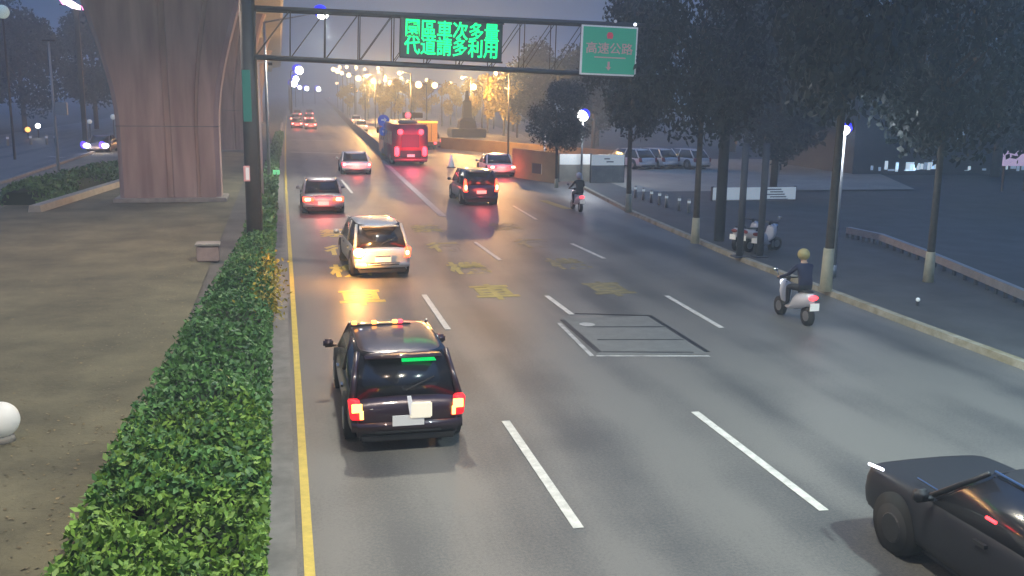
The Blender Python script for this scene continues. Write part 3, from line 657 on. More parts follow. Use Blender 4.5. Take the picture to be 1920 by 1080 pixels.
# thin white pole near the ochre wall
u = P(1022, 248, 60); r = thing('white_pole', 'short bright white pole above the ochre wall', 'pole', (u.x, 60, 0)); b = MB(); b.tube((0, 0, 0), (0, 0, u.z), .06, n=8); b.build('shaft', M['signwhite'], r)
b = MB(); b.ball((0, 0, u.z-.02), .08); b.build('cap', M['darksteel'], r, True)
# bollards
BO = [(1191, 371), (1206, 375), (1221, 380), (1236, 384), (1249, 389), (1273, 394), (1291, 399)]
bl = None; BLAB = ['bollard at the far left end of the pale row', 'second bollard from the left in the pale row', 'third bollard from the left in the pale row', 'middle bollard of the pale row', 'bright bollard just before the gap in the row', 'bollard just after the gap in the row', 'brightest bollard at the near end of the row beside the tree']
for i, p in enumerate(BO):
    u = G(*p, .13)
    if not bl:
        bl = thing('bollard', BLAB[0], 'bollard', u, group='row of pale bollards on the right pavement')
        b = MB(); b.tube((0, 0, 0), (0, 0, .62), .075, .07, 12); b.ball((0, 0, .62), .07, (1, 1, .5)); b.build('post', M['litdim'], bl, True)
        b = MB(); b.tube((0, 0, .45), (0, 0, .56), .08, n=12); b.build('band', M['lit'], bl)
    else: dup(bl, None, u, label=BLAB[i])
gl = 'white posts along the far side of the opposite road'
for i, (px, py, lab) in enumerate(((15, 273, 'leftmost white roadside post at the picture edge'), (58, 271, 'white roadside post left of the lamp post'), (88, 271, 'shorter white roadside post nearest the lamp post on its left'), (104, 270, 'white roadside post directly beside the lamp post'))):
    u = G(px, py)
    r = thing('road_post', lab, 'post', u, group=gl); b = MB(); b.tube((0, 0, 0), (0, 0, .95), .11, n=10); b.build('post', M['litdim'], r, True)
    b = MB(); b.tube((0, 0, .6), (0, 0, .8), .12, n=10); b.build('band', M['signwhite'], r)
# low pale rail on the right
def rail(name, pts, label, h=.45):
    r = thing(name, label, 'railing'); b = MB(); wall_line(b, [p.xy for p in pts], .09, .09, h-.14, h+.10); b.build('top_rail', M['galv'], r)
    for a, c in zip(pts, pts[1:]):
        for k in range(6): p = a.lerp(c, k/6); b = MB(); b.box(p.x-.04, p.x+.04, p.y-.04, p.y+.04, .05, h-.15); b.build('post', M['gsteel'], r)
rail('low_railing', [G(1588, 452), G(1650, 466), G(1735, 500), G(1850, 552), G(1960, 602)], 'low pale metal railing in the dark beyond the right pavement')
# dark building with lit windows behind the trees
r = thing('office_building', 'dark low building on the right with narrow lit windows behind the trees', 'building', (0, 0, 0))
YB = 62
def wx(px, py): return P(px, py, YB)
x0 = wx(1600, 300).x; x1 = 90
b = MB(); b.box(x0, x1, YB, YB+12, 0, 7.5); b.build('wall', M['bld'], r); b = MB(); b.box(x0-.4, x1+.4, YB-.5, YB+12.4, 7.5, 7.8); b.build('roof', M['deck'], r)
random.seed(5)
WN = [(1626, 385, 3, 14)]+[(1660+i*0, 366, 12, 4) for i in range(1)]+[(1674, 366, 3, 18), (1690, 372, 7, 5)]+[(1700+i*6.5, 370+i*.8, 3.2, 17) for i in range(7)]+[(1746, 374, 4, 14), (1640, 392, 3, 12), (1652, 384, 3, 22), (1672, 392, 3, 20), (1690, 398, 16, 18), (1738, 396, 3, 22), (1800, 392, 8, 4), (1806, 396, 3, 12), (1832, 402, 6, 8), (1860, 402, 5, 6), (1874, 394, 3, 20), (1886, 386, 7, 22), (1897, 390, 3, 18), (1906, 390, 4, 20), (1915, 388, 4, 14), (1801, 246, 7, 8), (1790, 256, 9, 7), (1815, 305, 4, 3)]
for px, py, ww, hhh in WN:
    a, c = wx(px, py), wx(px+ww, py+hhh)
    if c.z < .3: a.z += .3-c.z; c.z = .3
    b = MB(); b.box(a.x, c.x, YB-.06, YB-.01, c.z+random.uniform(0, .18), a.z-random.uniform(0, .15)); b.build('window', random.choice((M['win'], M['win_dim'], M['win_dim'])), r)
a, c = P(1884, 283, 50), P(1935, 311, 50)
r = thing('lit_hoarding', 'pinkish lit hoarding glimpsed through the trees at the right edge', 'hoarding', (0, 0, 0)); b = MB(); b.box(a.x, c.x, 50, 50.1, c.z, a.z); b.build('panel', M['winp'], r)
for xx in (a.x+.2, c.x-.3): b = MB(); b.box(xx, xx+.1, 50.12, 50.22, 0, a.z); b.build('post', M['darksteel'], r)
u = P(1454, 300, 52); r = thing('pale_statue', 'small pale lit figure-like garden stone left of the dark trees', 'garden stone', (u.x, 52, 0))
b = MB(); b.loft([[(.45*s*math.cos(a*.785), .3*s*math.sin(a*.785), z) for a in range(8)] for z, s in ((0, .6), (1.0, .55), (1.6, .9), (2.0, .6), (2.6, .45), (3.0, .2))]); b.build('stone', M['litdim'], r, True, 1)
b = MB(); b.box(-.6, .6, -.5, .5, 0, .3, bev=.04); b.build('plinth', M['kerb'], r)
# dark monument
u = G(875, 257); r = thing('monument', 'dark tapering monument on a wide dark base against the orange trees', 'monument', (u.x, u.y, 0))
k = u.y/F
b = MB(); b.loft([[(-s, -s*.7, z), (s, -s*.7, z), (s, s*.7, z), (-s, s*.7, z)] for z, s in ((1.1, 17*k), (2.0, 15*k), (2.4, 9*k), (4.4, 7*k), (4.6, 4*k), (5.7, 2.5*k))]); b.build('spire', M['stone'], r)
b = MB(); b.box(-33*k, 33*k, -1.6, 1.6, 0, 1.1, bev=.1); b.build('base', M['stone'], r)
# blue round signs
r = thing('keep_right_sign', 'post with two round blue signs at the start of the dividing barrier', 'road sign'); Yk = 80; a, c, d = P(719, 226, Yk), P(719, 246, Yk), P(719, 280, Yk); r.location = (a.x, Yk, 0)
b = MB(); b.tube((0, 0, 0), (0, 0, a.z+.4), .06, n=8); b.build('post', M['palepole'], r)
b = MB(); b.tube((0, -.08, a.z), (0, -.12, a.z), .48, n=20); b.build('blue_disc', M['bluesign'], r); b = MB(); b.tube((0, -.08, c.z), (0, -.12, c.z), .38, n=20); b.build('blue_disc', M['bluesign'], r)
b = MB(); b.prism([(-.2, -.125, a.z-.02), (.05, -.125, a.z-.02), (.05, -.125, a.z-.14), (.26, -.125, a.z+.06), (.05, -.125, a.z+.26), (.05, -.125, a.z+.13), (-.2, -.125, a.z+.13)], (0, -.01, 0)); b.prism([(-.15, -.125, c.z+.05), (.15, -.125, c.z+.05), (0, -.125, c.z-.2)], (0, -.01, 0)); b.build('arrow', M['signwhite'], r)
u = G(763, 288); r = thing('crash_cushion', 'pale rounded crash cushion at the nose of the barrier', 'crash cushion', (BP[0].x-.1, BP[0].y-1.4, 0)); b = MB(); b.loft([[(s*.4*math.cos(a*.524), s*.55*math.sin(a*.524), z) for a in range(12)] for z, s in ((0, 1), (.75, .95), (.85, .8))]); b.build('body', M['litdim'], r, True); b = MB(); b.loft([[(.41*math.cos(a*.524), .56*math.sin(a*.524), z) for a in range(12)] for z in (.3, .5)]); b.build('band', M['yellow_f'], r, True)
# white ball, pinkish box, neon, small white cone
u = G(4, 829); r = thing('white_ball_bollard', 'large round white ball bollard cut by the left picture edge', 'bollard', (u.x, u.y, .02)); b = MB(); b.ball((0, 0, .34), .28, u=28, v=18); b.build('ball', M['whiteball'], r, True); b = MB(); b.tube((0, 0, 0), (0, 0, .12), .2, .16, 20); b.build('base', M['kerb'], r, True)
u = G(390, 492); r = thing('utility_box', 'pinkish concrete box standing beside the hedge on the pavement', 'utility box', (u.x, u.y+.3, .02)); b = MB(); b.box(-.34, .34, -.3, .3, 0, .5, bev=.03); b.build('body', M['cbox'], r); b = MB(); b.box(-.38, .38, -.34, .34, .5, .57, bev=.02); b.build('lid', M['kerb'], r)
u = P(140, 8, 100); r = thing('neon_sign', 'bright pink and white neon sign high above the dark trees at top left', 'neon sign', (u.x, 100, 0)); k = 100/F
b = MB(); b.prism([(-22*k, 0, u.z+10*k), (-8*k, 0, u.z+8*k), (8*k, 0, u.z-2*k), (8*k, 0, u.z-9*k), (-6*k, 0, u.z-6*k), (-16*k, 0, u.z)], (0, .2, 0)); b.build('tube_shape', M['pinkw'], r)
b = MB(); b.prism([(10*k, 0, u.z-2*k), (25*k, 0, u.z-7*k), (25*k, 0, u.z-11*k), (12*k, 0, u.z-9*k)], (0, .2, 0)); b.prism([(-26*k, .02, u.z+11*k), (-22*k, .02, u.z+10*k), (-16*k, .02, u.z-1*k), (-19*k, .02, u.z-1*k)], (0, .2, 0)); b.build('tube_shape', M['pink'], r)
b = MB(); b.box(-.2, .2, .3, .6, 0, u.z); b.box(-1.4, 1.4, .22, .4, u.z-.1, u.z); b.build('support', M['darksteel'], r)
u = P(4, 22, 80); r = thing('grey_lamp', 'dim grey globe lamp at the top left corner', 'street lamp', (u.x, 80, 0)); b = MB(); b.ball((0, 0, u.z), .5); b.build('globe', mat('dim_globe', (.5, .6, .55), .5, emis=(.5, .65, .6), estr=.5), r, True); b = MB(); b.tube((0, 0, 0), (0, 0, u.z-.4), .1, .07, 8); b.build('post', M['darksteel'], r)
for px, py, Y, s, m, lab in ((71, 236, 115, .28, 'lampw', 'small white lamp across the opposite road'), (212, 219, 120, .35, 'lit', 'pale lit lamp cluster beside the column across the road'), (233, 222, 120, .3, 'lit', 'dim lamp touching the column edge across the road'), (168, 228, 112, .28, 'lit', 'dim round lamp above the oncoming car'), (52, 243, 112, .3, 'roofamb', 'small amber lamp above the white roadside posts')):
    u = P(px, py, Y); r = thing('distant_lamp', lab, 'lamp', (u.x, Y, 0), group='small lamps beyond the opposite road'); b = MB(); b.ball((0, 0, u.z), s*.9); b.build('bulb', M[m], r, True); b = MB(); b.tube((0, 0, 0), (0, 0, u.z-.1), .07, n=6); b.build('post', M['darksteel'], r)
u = G(846, 314); r = thing('marker_cone', 'small white reflective cone on the road right of the bus', 'traffic cone', u); b = MB(); b.tube((0, 0, .04), (0, 0, .95), .26, .05, 14); b.build('cone', M['lit'], r, True); b = MB(); b.box(-.3, .3, -.3, .3, 0, .05); b.build('base', M['trim'], r)
# ------------------------------------------------------------------ vehicles
def loft_body(secs):       # secs: (y, halfwidth, z_bottom, z_top, crown)
    b = MB(); rings = []
    for y, w, z0, z1 in secs:
        h = z1-z0
        rings.append([(-w*.86, y, z0), (-w*.98, y, z0+h*.14), (-w, y, z0+h*.45), (-w*.985, y, z0+h*.72), (-w*.93, y, z1-h*.06), (-w*.80, y, z1), (-w*.3, y, z1+.015), (w*.3, y, z1+.015), (w*.80, y, z1), (w*.93, y, z1-h*.06), (w*.985, y, z0+h*.72), (w, y, z0+h*.45), (w*.98, y, z0+h*.14), (w*.86, y, z0)])
    return b.loft(rings)
def car(name, label, loc, rz=0, paintm=None, kind='hatch', L=4.5, Wd=1.8, H=1.5, tail='tail', head=False, group='cars driving away on the main road', plate='plate_d', detail=True, cat='car', tailshape='block', glowe=0):
    r = thing(name, label, cat, loc, rz, group); w = Wd/2
    bz = .20; belt = H*.60
    if kind == 'suv': belt = H*.64
    if kind == 'sedan': rr, rf, fr, ff, bt = .95, 1.55, 2.75, 3.55, belt-.02
    elif kind == 'van': rr, rf, fr, ff, bt = .06, .30, L-1.9, L-1.15, belt
    else: rr, rf, fr, ff, bt = .16, .72, 2.75, 3.50, belt
    s = [(0.0, w*.86, bz+.22, bt-.26), (.05, w*.94, bz+.08, bt-.06), (.25, w*.99, bz, bt-.0), (L*.3, w, bz, belt), (L*.6, w, bz, belt), (ff, w, bz, belt-.04), (L-.75, w*.97, bz, belt-(.13 if kind != 'suv' else .06)), (L-.2, w*(.88 if kind != 'suv' else .96), bz+.04, belt-(.24 if kind != 'suv' else .09)), (L, w*(.70 if kind != 'suv' else .90), bz+.12, belt-(.40 if kind != 'suv' else .13))]
    body = loft_body(s).build('body', paintm, r, True, 2)
    # cabin: glass volume
    b = MB(); wt = w*.78; rings = []
    zr = H-.03
    def ring(y, ww, z): return [(-ww, y, z), (ww, y, z)]
    gl = [(-w*.90, rr, belt-.05), (w*.90, rr, belt-.05), (w*.92, ff, belt-.08), (-w*.92, ff, belt-.08)]
    tp = [(-wt, rf, zr), (wt, rf, zr), (wt*.97, fr, zr), (-wt*.97, fr, zr)]
    mid = [tuple(a*.42+c*.58+(0.03 if k == 0 else 0)*(1 if a > 0 else -1) for k, (a, c) in enumerate(zip(p, q))) for p, q in zip(gl, tp)]
    b.loft([gl, mid, tp]); bmesh.ops.bevel(b.bm, geom=[e for e in b.bm.edges if abs(e.verts[0].co.z-e.verts[1].co.z) > .1], offset=.07, segments=3, affect='EDGES')
    b.build('cabin_glass', M['glass'], r, True)
    # roof
    b = MB(); b.loft([[(-wt*a, y, z), (-wt*.55*a, y, z+.035), (wt*.55*a, y, z+.035), (wt*a, y, z), (wt*.9*a, y, z-.05), (-wt*.9*a, y, z-.05)] for y, a, z in ((rf-.10, .93, zr-.06), (rf, .99, zr+.0), ((rf+fr)/2, 1.03, zr+.035), (fr, 1.0, zr+.0), (fr+.12, .93, zr-.06))]); b.build('roof', paintm, r, True, 2)
    # pillars
    for sx in (-1, 1):
        for (g, t, rad) in (((sx*w*.905, rr+.05, belt-.04), (sx*wt*.985, rf+.02, zr), .055), ((sx*w*.915, ff-.03, belt-.05), (sx*wt*.96, fr, zr), .035), ((sx*w*.925, (rr+ff)*.52, belt-.04), (sx*wt*1.0, (rf+fr)*.5, zr), .035)):
            b = MB(); b.tube(g, t, rad, rad*.8, 8); b.build('pillar', paintm, r, True)
    if kind != 'van' and detail:
        b = MB(); b.box(-wt*.85, wt*.85, rf-.26, rf-.06, zr-.05, zr-.012, bev=.015) if kind == 'hatch' else b.box(-w*.5, w*.5, .12, .2, bt-.03, bt+.0)
        b.build('spoiler', paintm, r, True)
    # bumper with dark lower
    b = MB(); b.box(-w*.93, w*.93, -.06, .30, bz+.06, bz+.36, bev=.08); b.build('rear_bumper', paintm, r, True)
    b = MB(); b.box(-w*.80, w*.80, -.03, .2, bz-.02, bz+.12, bev=.03); b.box(-w*.8, w*.8, .3, L-.4, bz-.06, bz+.08); b.build('underbody', M['trim'], r)
    b = MB(); b.box(-w*.8, w*.8, L-.22, L+.0, bz, bz+.30, bev=.06); b.build('front_bumper', paintm, r, True)
    b = MB(); b.box(-.24, .24, -.065, -.045, bt-.42, bt-.26); b.build('number_plate', M[plate], r)
    for sx in (-1, 1):
        zl = bt-.16
        if tailshape == 'tall':
            b = MB(); b.prism([(sx*w*.72, -.02, zl-.17), (sx*w*.95, .02, zl-.17), (sx*w*.96, .03, zl), (sx*w*.88, .06, zl+.45), (sx*w*.80, .04, zl+.42), (sx*w*.78, -.02, zl)], (0, .16, 0))
        elif tailshape == 'wide':
            b = MB(); b.prism([(sx*w*.42, -.03, zl-.09), (sx*w*.95, .0, zl-.12), (sx*w*.97, .0, zl+.10), (sx*w*.45, -.03, zl+.07)], (0, .18, 0))
        else:
            b = MB(); b.prism([(sx*w*.72, -.03, zl-.16), (sx*w*.95, -.01, zl-.15), (sx*w*.985, .02, zl+.14), (sx*w*.80, -.03, zl+.15)], (0, .18, 0))
        bmesh.ops.bevel(b.bm, geom=list(b.bm.edges), offset=.02, segments=2, affect='EDGES')
        tl = b.build('tail_light', M[tail], r, True)
        if tail not in ('tail_dim', 'unlit'):
            b = MB(); xa, xb = (w*.60, w*.86) if tailshape == 'wide' else (w*.79, w*.90); zt_ = zl+(.16 if tailshape == 'tall' else .055); b.box(sx*xa if sx > 0 else -xb, xb if sx > 0 else -xa, -.055, -.02, zl-.07, zt_, bev=.015); b.build('core', M['core'], tl, True)
        if detail and tailshape == 'block' and tail == 'tail_dim':
            b = MB(); b.box(sx*w*.76 if sx > 0 else -w*.93, w*.93 if sx > 0 else -w*.76, -.05, -.03, zl-.02, zl+.11); b.box(sx*w*.74 if sx > 0 else -w*.80, w*.80 if sx > 0 else -w*.74, -.05, -.03, zl-.13, zl+.0); b.build('lit_lens', M['tail_y'], tl)
        b = MB(); b.ball((sx*w*.66, L-.20, belt-.33), .13, (1.2, .9, .55)); b.build('headlight', M['head' if head else 'chrome'], r, True)
        b = MB(); b.box(sx*(w+.12)-.09, sx*(w+.12)+.09, ff-.22, ff-.10, belt-.03, belt+.12, bev=.03); b.box(sx*(w+.02)-.05, sx*(w+.02)+.05, ff-.2, ff-.14, belt-.02, belt+.02); b.build('mirror', paintm, r, True)
        if detail:
            for yd in (rf+.55, fr-.35): b = MB(); b.box(sx*w*1.0-.02, sx*w*1.0+.02, yd, yd+.18, belt-.17, belt-.13); b.build('door_handle', M['chrome'], r)
        for yw in (.82, L-.85):
            b = MB(); b.tube((sx*(w-.30), yw, .36), (sx*(w+.004), yw, .36), .385, n=24); b.build('wheel_arch', M['under'], r, True)
            wh = thing('wheel', None, None, (sx*(w-.09), yw, .32)); wh.parent = r
            b = MB(); b.tube((-.105, 0, 0), (.105, 0, 0), .32, n=24); bmesh.ops.bevel(b.bm, geom=[e for e in b.bm.edges if abs(e.verts[0].co.x-e.verts[1].co.x) < .01], offset=.03, segments=2, affect='EDGES'); b.build('tyre', M['tyre'], wh, True)
            b = MB(); b.tube((sx*.09, 0, 0), (sx*.118, 0, 0), .20, .17, 16); b.build('rim', M['rim'], wh)
    if tail != 'tail_dim' and glowe: light(r, (0, -.55, bt-.15), glowe, (1, .10, .07), .35)
    if detail:
        b = MB(); b.box(-.55*w, .55*w, -.075, -.05, bt-.52, bt-.49); b.build('trim_strip', M['trim'], r)
    if kind == 'hatch' and detail:
        a_ = Vector((0, rr, belt)); b_ = Vector((0, rf, zr)); d = b_-a_
        b = MB(); p0 = a_+d*.12+Vector((0, -.035, 0)); p1 = a_+d*.4+Vector((w*.5, -.045, 0)); b.tube(p0, p1, .012, n=6); b.build('rear_wiper', M['trim'], r)
    return r
def seg_car(px, py, **k):
    u = G(px, py); return dict(loc=u, **k)
# near dark car
DK = paint('dark_maroon_paint', (.035, .018, .026)); u0 = G(655, 853); u1 = G(868, 853)
c1 = car('dark_hatchback', 'dark hatchback closest to the camera with a green lit sign in its rear window', ((u0.x+u1.x)/2+.05, u0.y, 0), 0, DK, 'hatch', 4.4, 1.82, 1.42, 'tail_dim', plate='plate_d')
def on_glass(o, rr, rf, belt, zr): pass
b = MB()   # green lit sign lies along the upper edge of the rear window
rrp, rfp, bl_, zr_ = .16, .72, .852, 1.39
nrm = Vector((0, -(zr_-bl_), (rfp-rrp))).normalized(); up = Vector((0, rfp-rrp, zr_-bl_)).normalized()
def onw(x, t, lift=.012): return Vector((x, rrp, bl_))+Vector((0, rfp-rrp, zr_-bl_))*t+nrm*lift
b.prism([onw(-.02, .74), onw(.52, .74), onw(.46, .92), onw(-.02, .92)], nrm*.01); b.build('lit_sign', M['greenled'], c1)
b = MB(); b.box(.02, .36, -.085, -.05, .54, .80, bev=.02); b.build('rear_plate_holder', mat('lit_plate', (.75, .70, .58), .4, emis=(1, .9, .7), estr=.45), c1)
b = MB(); b.prism([(-.02, -.06, .90), (.04, -.06, .90), (.10, -.06, .62), (.02, -.06, .60)], (0, -.02, 0)); b.build('badge', M['signwhite'], c1)
for x, m in ((-.62, 'roofamb'), (-.28, 'roofamb'), (.08, 'roofamb'), (.17, 'roofred')):
    b = MB(); b.box(x-.045, x+.045, 2.35, 2.45, 1.45, 1.505, bev=.01); b.build('roof_spot', M[m], c1)  # small glowing amber and red spots along the roof
b = MB(); b.box(-.7, .35, 2.36, 2.44, 1.41, 1.45, bev=.01); b.build('roof_bar', M['trim'], c1)
b = MB(); b.ball((.72, .55, 1.14), .035); b.build('side_glow_point', M['spark'], c1, True)  # small glowing white point on the rear pillar
# silver car signalling
SV = paint('silver_paint', (.55, .55, .54)); u0 = G(668, 521); u1 = G(775, 524); cc = (u0+u1)/2
c2 = car('silver_hatchback', 'silver hatchback changing lane with its left turn signal glowing orange', (cc.x-.05, cc.y, 0), R(3), SV, 'hatch', 4.4, 1.72, 1.55, 'tail_hot', plate='plate')
tls = [o for o in kids(c2) if o.name.startswith('tail_light')]
b = MB(); b.ball((-.70, -.03, .80), .135, (1.15, .6, 1)); o = b.build('turn_signal', M['indic_core'], c2, True)
light(c2, (-.85, -.5, .80), 380, (1.0, .42, .10), .08)
b = MB(); b.box(-.50, .50, -.07, -.04, .47, .50); b.build('bumper_trim', M['chrome'], c2)
b = MB(); b.box(-.22, .22, -.075, -.05, .66, .69); b.build('hatch_handle', M['chrome'], c2)
# others
def auto(x0, x1, y, **k):
    a, c = G(x0, y), G(x1, y); k.setdefault('Wd', max(1.65, min(1.95, c.x-a.x))); return dict(loc=((a.x+c.x)/2, a.y, 0), **k)
GR = paint('pale_silver_paint', (.42, .38, .38)); WH = paint('white_car_paint', (.7, .7, .7)); NV = paint('navy_paint', (.02, .025, .06)); RD = paint('grey_paint', (.25, .2, .2)); BK = mat('black_paint', (.008, .009, .014), .55)
car('silver_sedan', 'silver sedan with two bright wide tail lights nearest the yellow line', **auto(567, 647, 403), paintm=GR, kind='sedan', H=1.45, tail='tail_hot', tailshape='wide', plate='plate', glowe=80)
car('white_sedan', 'white sedan ahead in the second lane beside the barrier nose', **auto(641, 697, 328), paintm=WH, kind='sedan', H=1.42, tail='brake_pink', plate='plate_d', glowe=80)
car('navy_suv', 'dark blue SUV in the third lane with tall orange tail lights', **auto(868, 938, 386), paintm=NV, kind='hatch', H=1.68, tail='tail_hot', tailshape='tall', plate='plate', glowe=80)
car('white_saloon', 'white saloon at the right side by the ochre wall with a long red light bar', **auto(916, 970, 333), paintm=WH, kind='sedan', H=1.45, tail='tail', tailshape='wide', plate='plate_d', glowe=80)
# big dark car passing at lower right
g0 = G(1640, 992); 
c5 = car('black_suv', 'large black car entering at the lower right corner, mostly outside the picture', (g0.x+.78, g0.y-4.55, 0), 0, BK, 'suv', 4.8, 1.95, 1.50, 'tail', group=None)
for s in (-.70, .70): b = MB(); b.tube((s, 1.2, 1.49), (s, 2.7, 1.51), .018, n=8); b.build('roof_rail', M['chrome'], c5)
b = MB(); b.tube((-.91, 4.60, .875), (-.935, 4.28, .925), .02, n=8); b.build('glint_strip', M['spark'], c5)  # glowing strip stands in for a lamp reflection on the bodywork
b = MB(); b.tube((-.72, 3.9, .95), (-.76, 3.45, .97), .014, n=8); b.build('wing_trim', M['chrome'], c5)  # added chrome strip stands in for a faint reflected streak
d_ = ray(1860, 975); t_ = (c5.location.x-.90)/d_.x; q_ = Vector((-.90, d_.y*t_-c5.location.y, HCAM+d_.z*t_))
b = MB(); b.tube(q_+Vector((-.01, .07, 0)), q_+Vector((-.01, -.07, 0)), .018, n=8); b.build('side_marker', M['tail'], c5)
for o in kids(c5):
    if o.name.startswith('wheel'):
        for k_ in kids(o):
            if k_.name.startswith('rim'): k_.data.materials[0] = M['trim']
    if o.name.startswith('headlight') or o.name.startswith('door_handle'): o.data.materials[0] = M['trim']
# far queue on the left
gq = 'far cars queuing with brake lights on'
QL = [(548, 566, 241, 'nearest far car of the red queue beside the yellow line'), (574, 592, 243, 'far braking car in the right lane of the red queue'), (546, 560, 230, 'second far car of the left lane queue'), (571, 587, 229, 'second far car of the right lane queue'), (552, 564, 220, 'third far car of the queue in the left lane'), (574, 587, 219, 'last far car of the queue in the right lane')]
for a, c, y, lab in QL:
    k = auto(a, c, y); car('far_car', lab, **k, paintm=RD, kind='sedan', tail='brake_pink', group=gq, detail=False, tailshape='wide', glowe=110)
car('far_car', 'white far car with reddish lights beyond the barrier left of the blue signs', **auto(668, 690, 247), paintm=WH, kind='sedan', tail='brake_pink', group='far cars beyond the barrier', detail=False, tailshape='wide')
car('far_car', 'pale far car just ahead of the white one beyond the barrier', **auto(659, 678, 233), paintm=WH, kind='sedan', tail='brake_pink', group='far cars beyond the barrier', detail=False, tailshape='wide')
car('far_car', 'most distant car with orange red lights at the tip of the barrier', **auto(610, 622, 186), paintm=RD, kind='sedan', tail='tail_hot', group='far cars beyond the barrier', detail=False, tailshape='wide')
car('far_car', 'small car with two round red lights right of the bus', **auto(800, 828, 277), paintm=RD, kind='sedan', tail='brake_pink', group='far cars beyond the barrier', detail=False)
# parked pale cars
for (x, y, lab) in (((1196, 1236), 322, 'parked pale car right of the lit banner panels'), ((1236, 1282), 321, 'parked white van-like car in the middle of the far lot'), ((1302, 1334), 322, 'small parked pale car at the right of the far lot')):
    a = G(x[0], y); c = G(x[1], y); car('parked_car', lab, ((a.x+c.x)/2, a.y, .14), R(20), WH, 'hatch', 4.2, 1.7, 1.45, 'unlit', group='parked pale cars in the far lot', detail=False, plate='plate_d')
# oncoming car with bright lights
u = G(192, 287); rc = car('oncoming_car', 'oncoming car on the opposite road with bright blue white headlights', (u.x, u.y+2, 0), R(174), RD, 'sedan', 4.4, 1.8, 1.45, 'tail_dim', head=True, group=None)
rc.location = (u.x, u.y+4.4, 0)
for sx in (-.75, .75):
    b = MB(); b.ball((sx, 4.42, .62), .26, (1.1, .4, .8)); b.build('headlight_glow_lens', M['head'], rc, True); b = MB(); b.ball((sx+.28, 4.34, .68), .27, (.9, .4, 1.1)); b.build('blue_lens_fringe', M['blueg'], rc, True)  # blue ball beside each headlight imitates lens fringe
light(rc, (0, 5.0, .8), 60, (1, .8, .6), .3)
# bus
def bus():
    a, c = G(735, 311), G(806, 311); w = (c.x-a.x)/2; w = min(w, 1.3); X = (a.x+c.x)/2
    RP = paint('bus_red_paint', (.42, .04, .07), .1)
    r = thing('bus', 'red city bus seen from behind with glowing red lights all round', 'bus', (X, a.y, 0)); H = 3.05; L = 11
    b = MB(); b.box(-w, w, 0, L, .32, H, bev=.14); b.build('body', RP, r, True)
    b = MB(); b.box(-w*.55, w*.50, -.012, .05, 1.35, 2.35, bev=.02); b.build('rear_window', mat('bus_rear_glass', (.10, .02, .05), 1.0), r)
    b = MB(); b.box(-w*.62, w*.62, -.02, .05, .62, 1.15, bev=.02); b.build('engine_hatch', M['trim'], r)
    b = MB(); b.box(-w*.96, w*.96, -.07, .2, .3, .52, bev=.04); b.build('rear_bumper', RP, r, True)
    b = MB(); b.box(-.28, .28, -.085, -.03, .66, .86); b.build('number_plate', M['plate'], r)
    b = MB(); b.box(-w*.5, w*.5, .8, 3.0, H, H+.28, bev=.08); b.build('air_conditioner', mat('bus_roof_cream', (.6, .45, .28), .5), r, True)
    b = MB(); b.box(-w*.9, w*.9, .1, L-.2, H-.01, H+.02, bev=.005); b.build('roof', mat('bus_roof_lamplit', (.62, .36, .16), .5), r)  # orange colour carries the lamplight on the roof
    for i in range(6):
        for s in (-w-.01, w-.02): b = MB(); b.box(s, s+.03, .8+i*1.6, 2.1+i*1.6, 1.5, 2.5); b.build('side_window', M['glass'], r)
    for s in (-1, 1):
        b = MB(); b.box(s*w*.80-.17, s*w*.80+.17, -.06, .05, .72, 1.42, bev=.07); b.build('tail_light', M['brake_pink'], r, True)
        b = MB(); b.ball((s*w*.60, -.04, 2.52), .2, (1, .4, 1)); b.build('upper_light', M['brake_pink'], r, True)
        for y in (2.4, 8.6):
            wh = thing('wheel', None, None, (s*(w-.16), y, .48)); wh.parent = r; b = MB(); b.tube((-.15, 0, 0), (.15, 0, 0), .48, n=20); b.build('tyre', M['tyre'], wh, True); b = MB(); b.tube((s*.13, 0, 0), (s*.17, 0, 0), .26, n=14); b.build('rim', M['rim'], wh)
        b = MB(); b.box(s*(w+.14)-.1, s*(w+.14)+.1, L-.5, L-.35, 2.0, 2.5, bev=.03); b.build('mirror', M['trim'], r, True)
    light(r, (0, -1.3, 1.7), 420, (1, .08, .14), .5)
bus()
u = P(765, 216, 92); r = thing('traffic_signal', 'red traffic signal showing just above the bus roof', 'traffic light', (u.x, 92, 0)); b = MB(); b.tube((.35, .2, 0), (.35, .2, u.z+.3), .08, n=8); b.build('pole', M['darksteel'], r); b = MB(); b.box(-.5, 1.4, .0, .25, u.z-.25, u.z+.25, bev=.03); b.build('housing', M['darksteel'], r); b = MB(); b.ball((0, -.02, u.z), .26, (1, .4, 1)); b.build('red_lens', M['brake_pink'], r, True)
# orange lit truck beside the bus
a, c = G(801, 288), G(831, 288); r = thing('box_truck', 'yellow and orange lit box truck just right of the bus', 'truck', ((a.x+c.x)/2+.1, a.y+6, 0), 0); w = 1.05; YL = paint('amber_truck_paint', (.6, .33, .10), .1)
b = MB(); b.box(-w, w, 0, 4.6, .75, 2.7, bev=.05); b.build('cargo_box', YL, r); b = MB(); b.box(-w*.95, w*.95, 4.75, 6.3, .5, 2.1, bev=.18); b.build('cab', YL, r, True); b = MB(); b.box(-w*.45, -w*.40, -.02, .0, .85, 2.6); b.box(w*.40, w*.45, -.02, 0, .85, 2.6); b.box(-.02, .02, -.02, 0, .8, 2.65); b.build('rear_doors', M['trim'], r)
b = MB(); b.box(-w, w, -.05, .06, 2.55, 2.72); b.build('roof_glow_strip', glow('amber_roof_glow', (1, .6, .08), 1.6), r); b = MB(); b.box(-w*.9, w*.9, .1, 6.2, .4, .72); b.build('chassis', M['trim'], r)  # amber glow stands in for orange lamplight on the roof edge
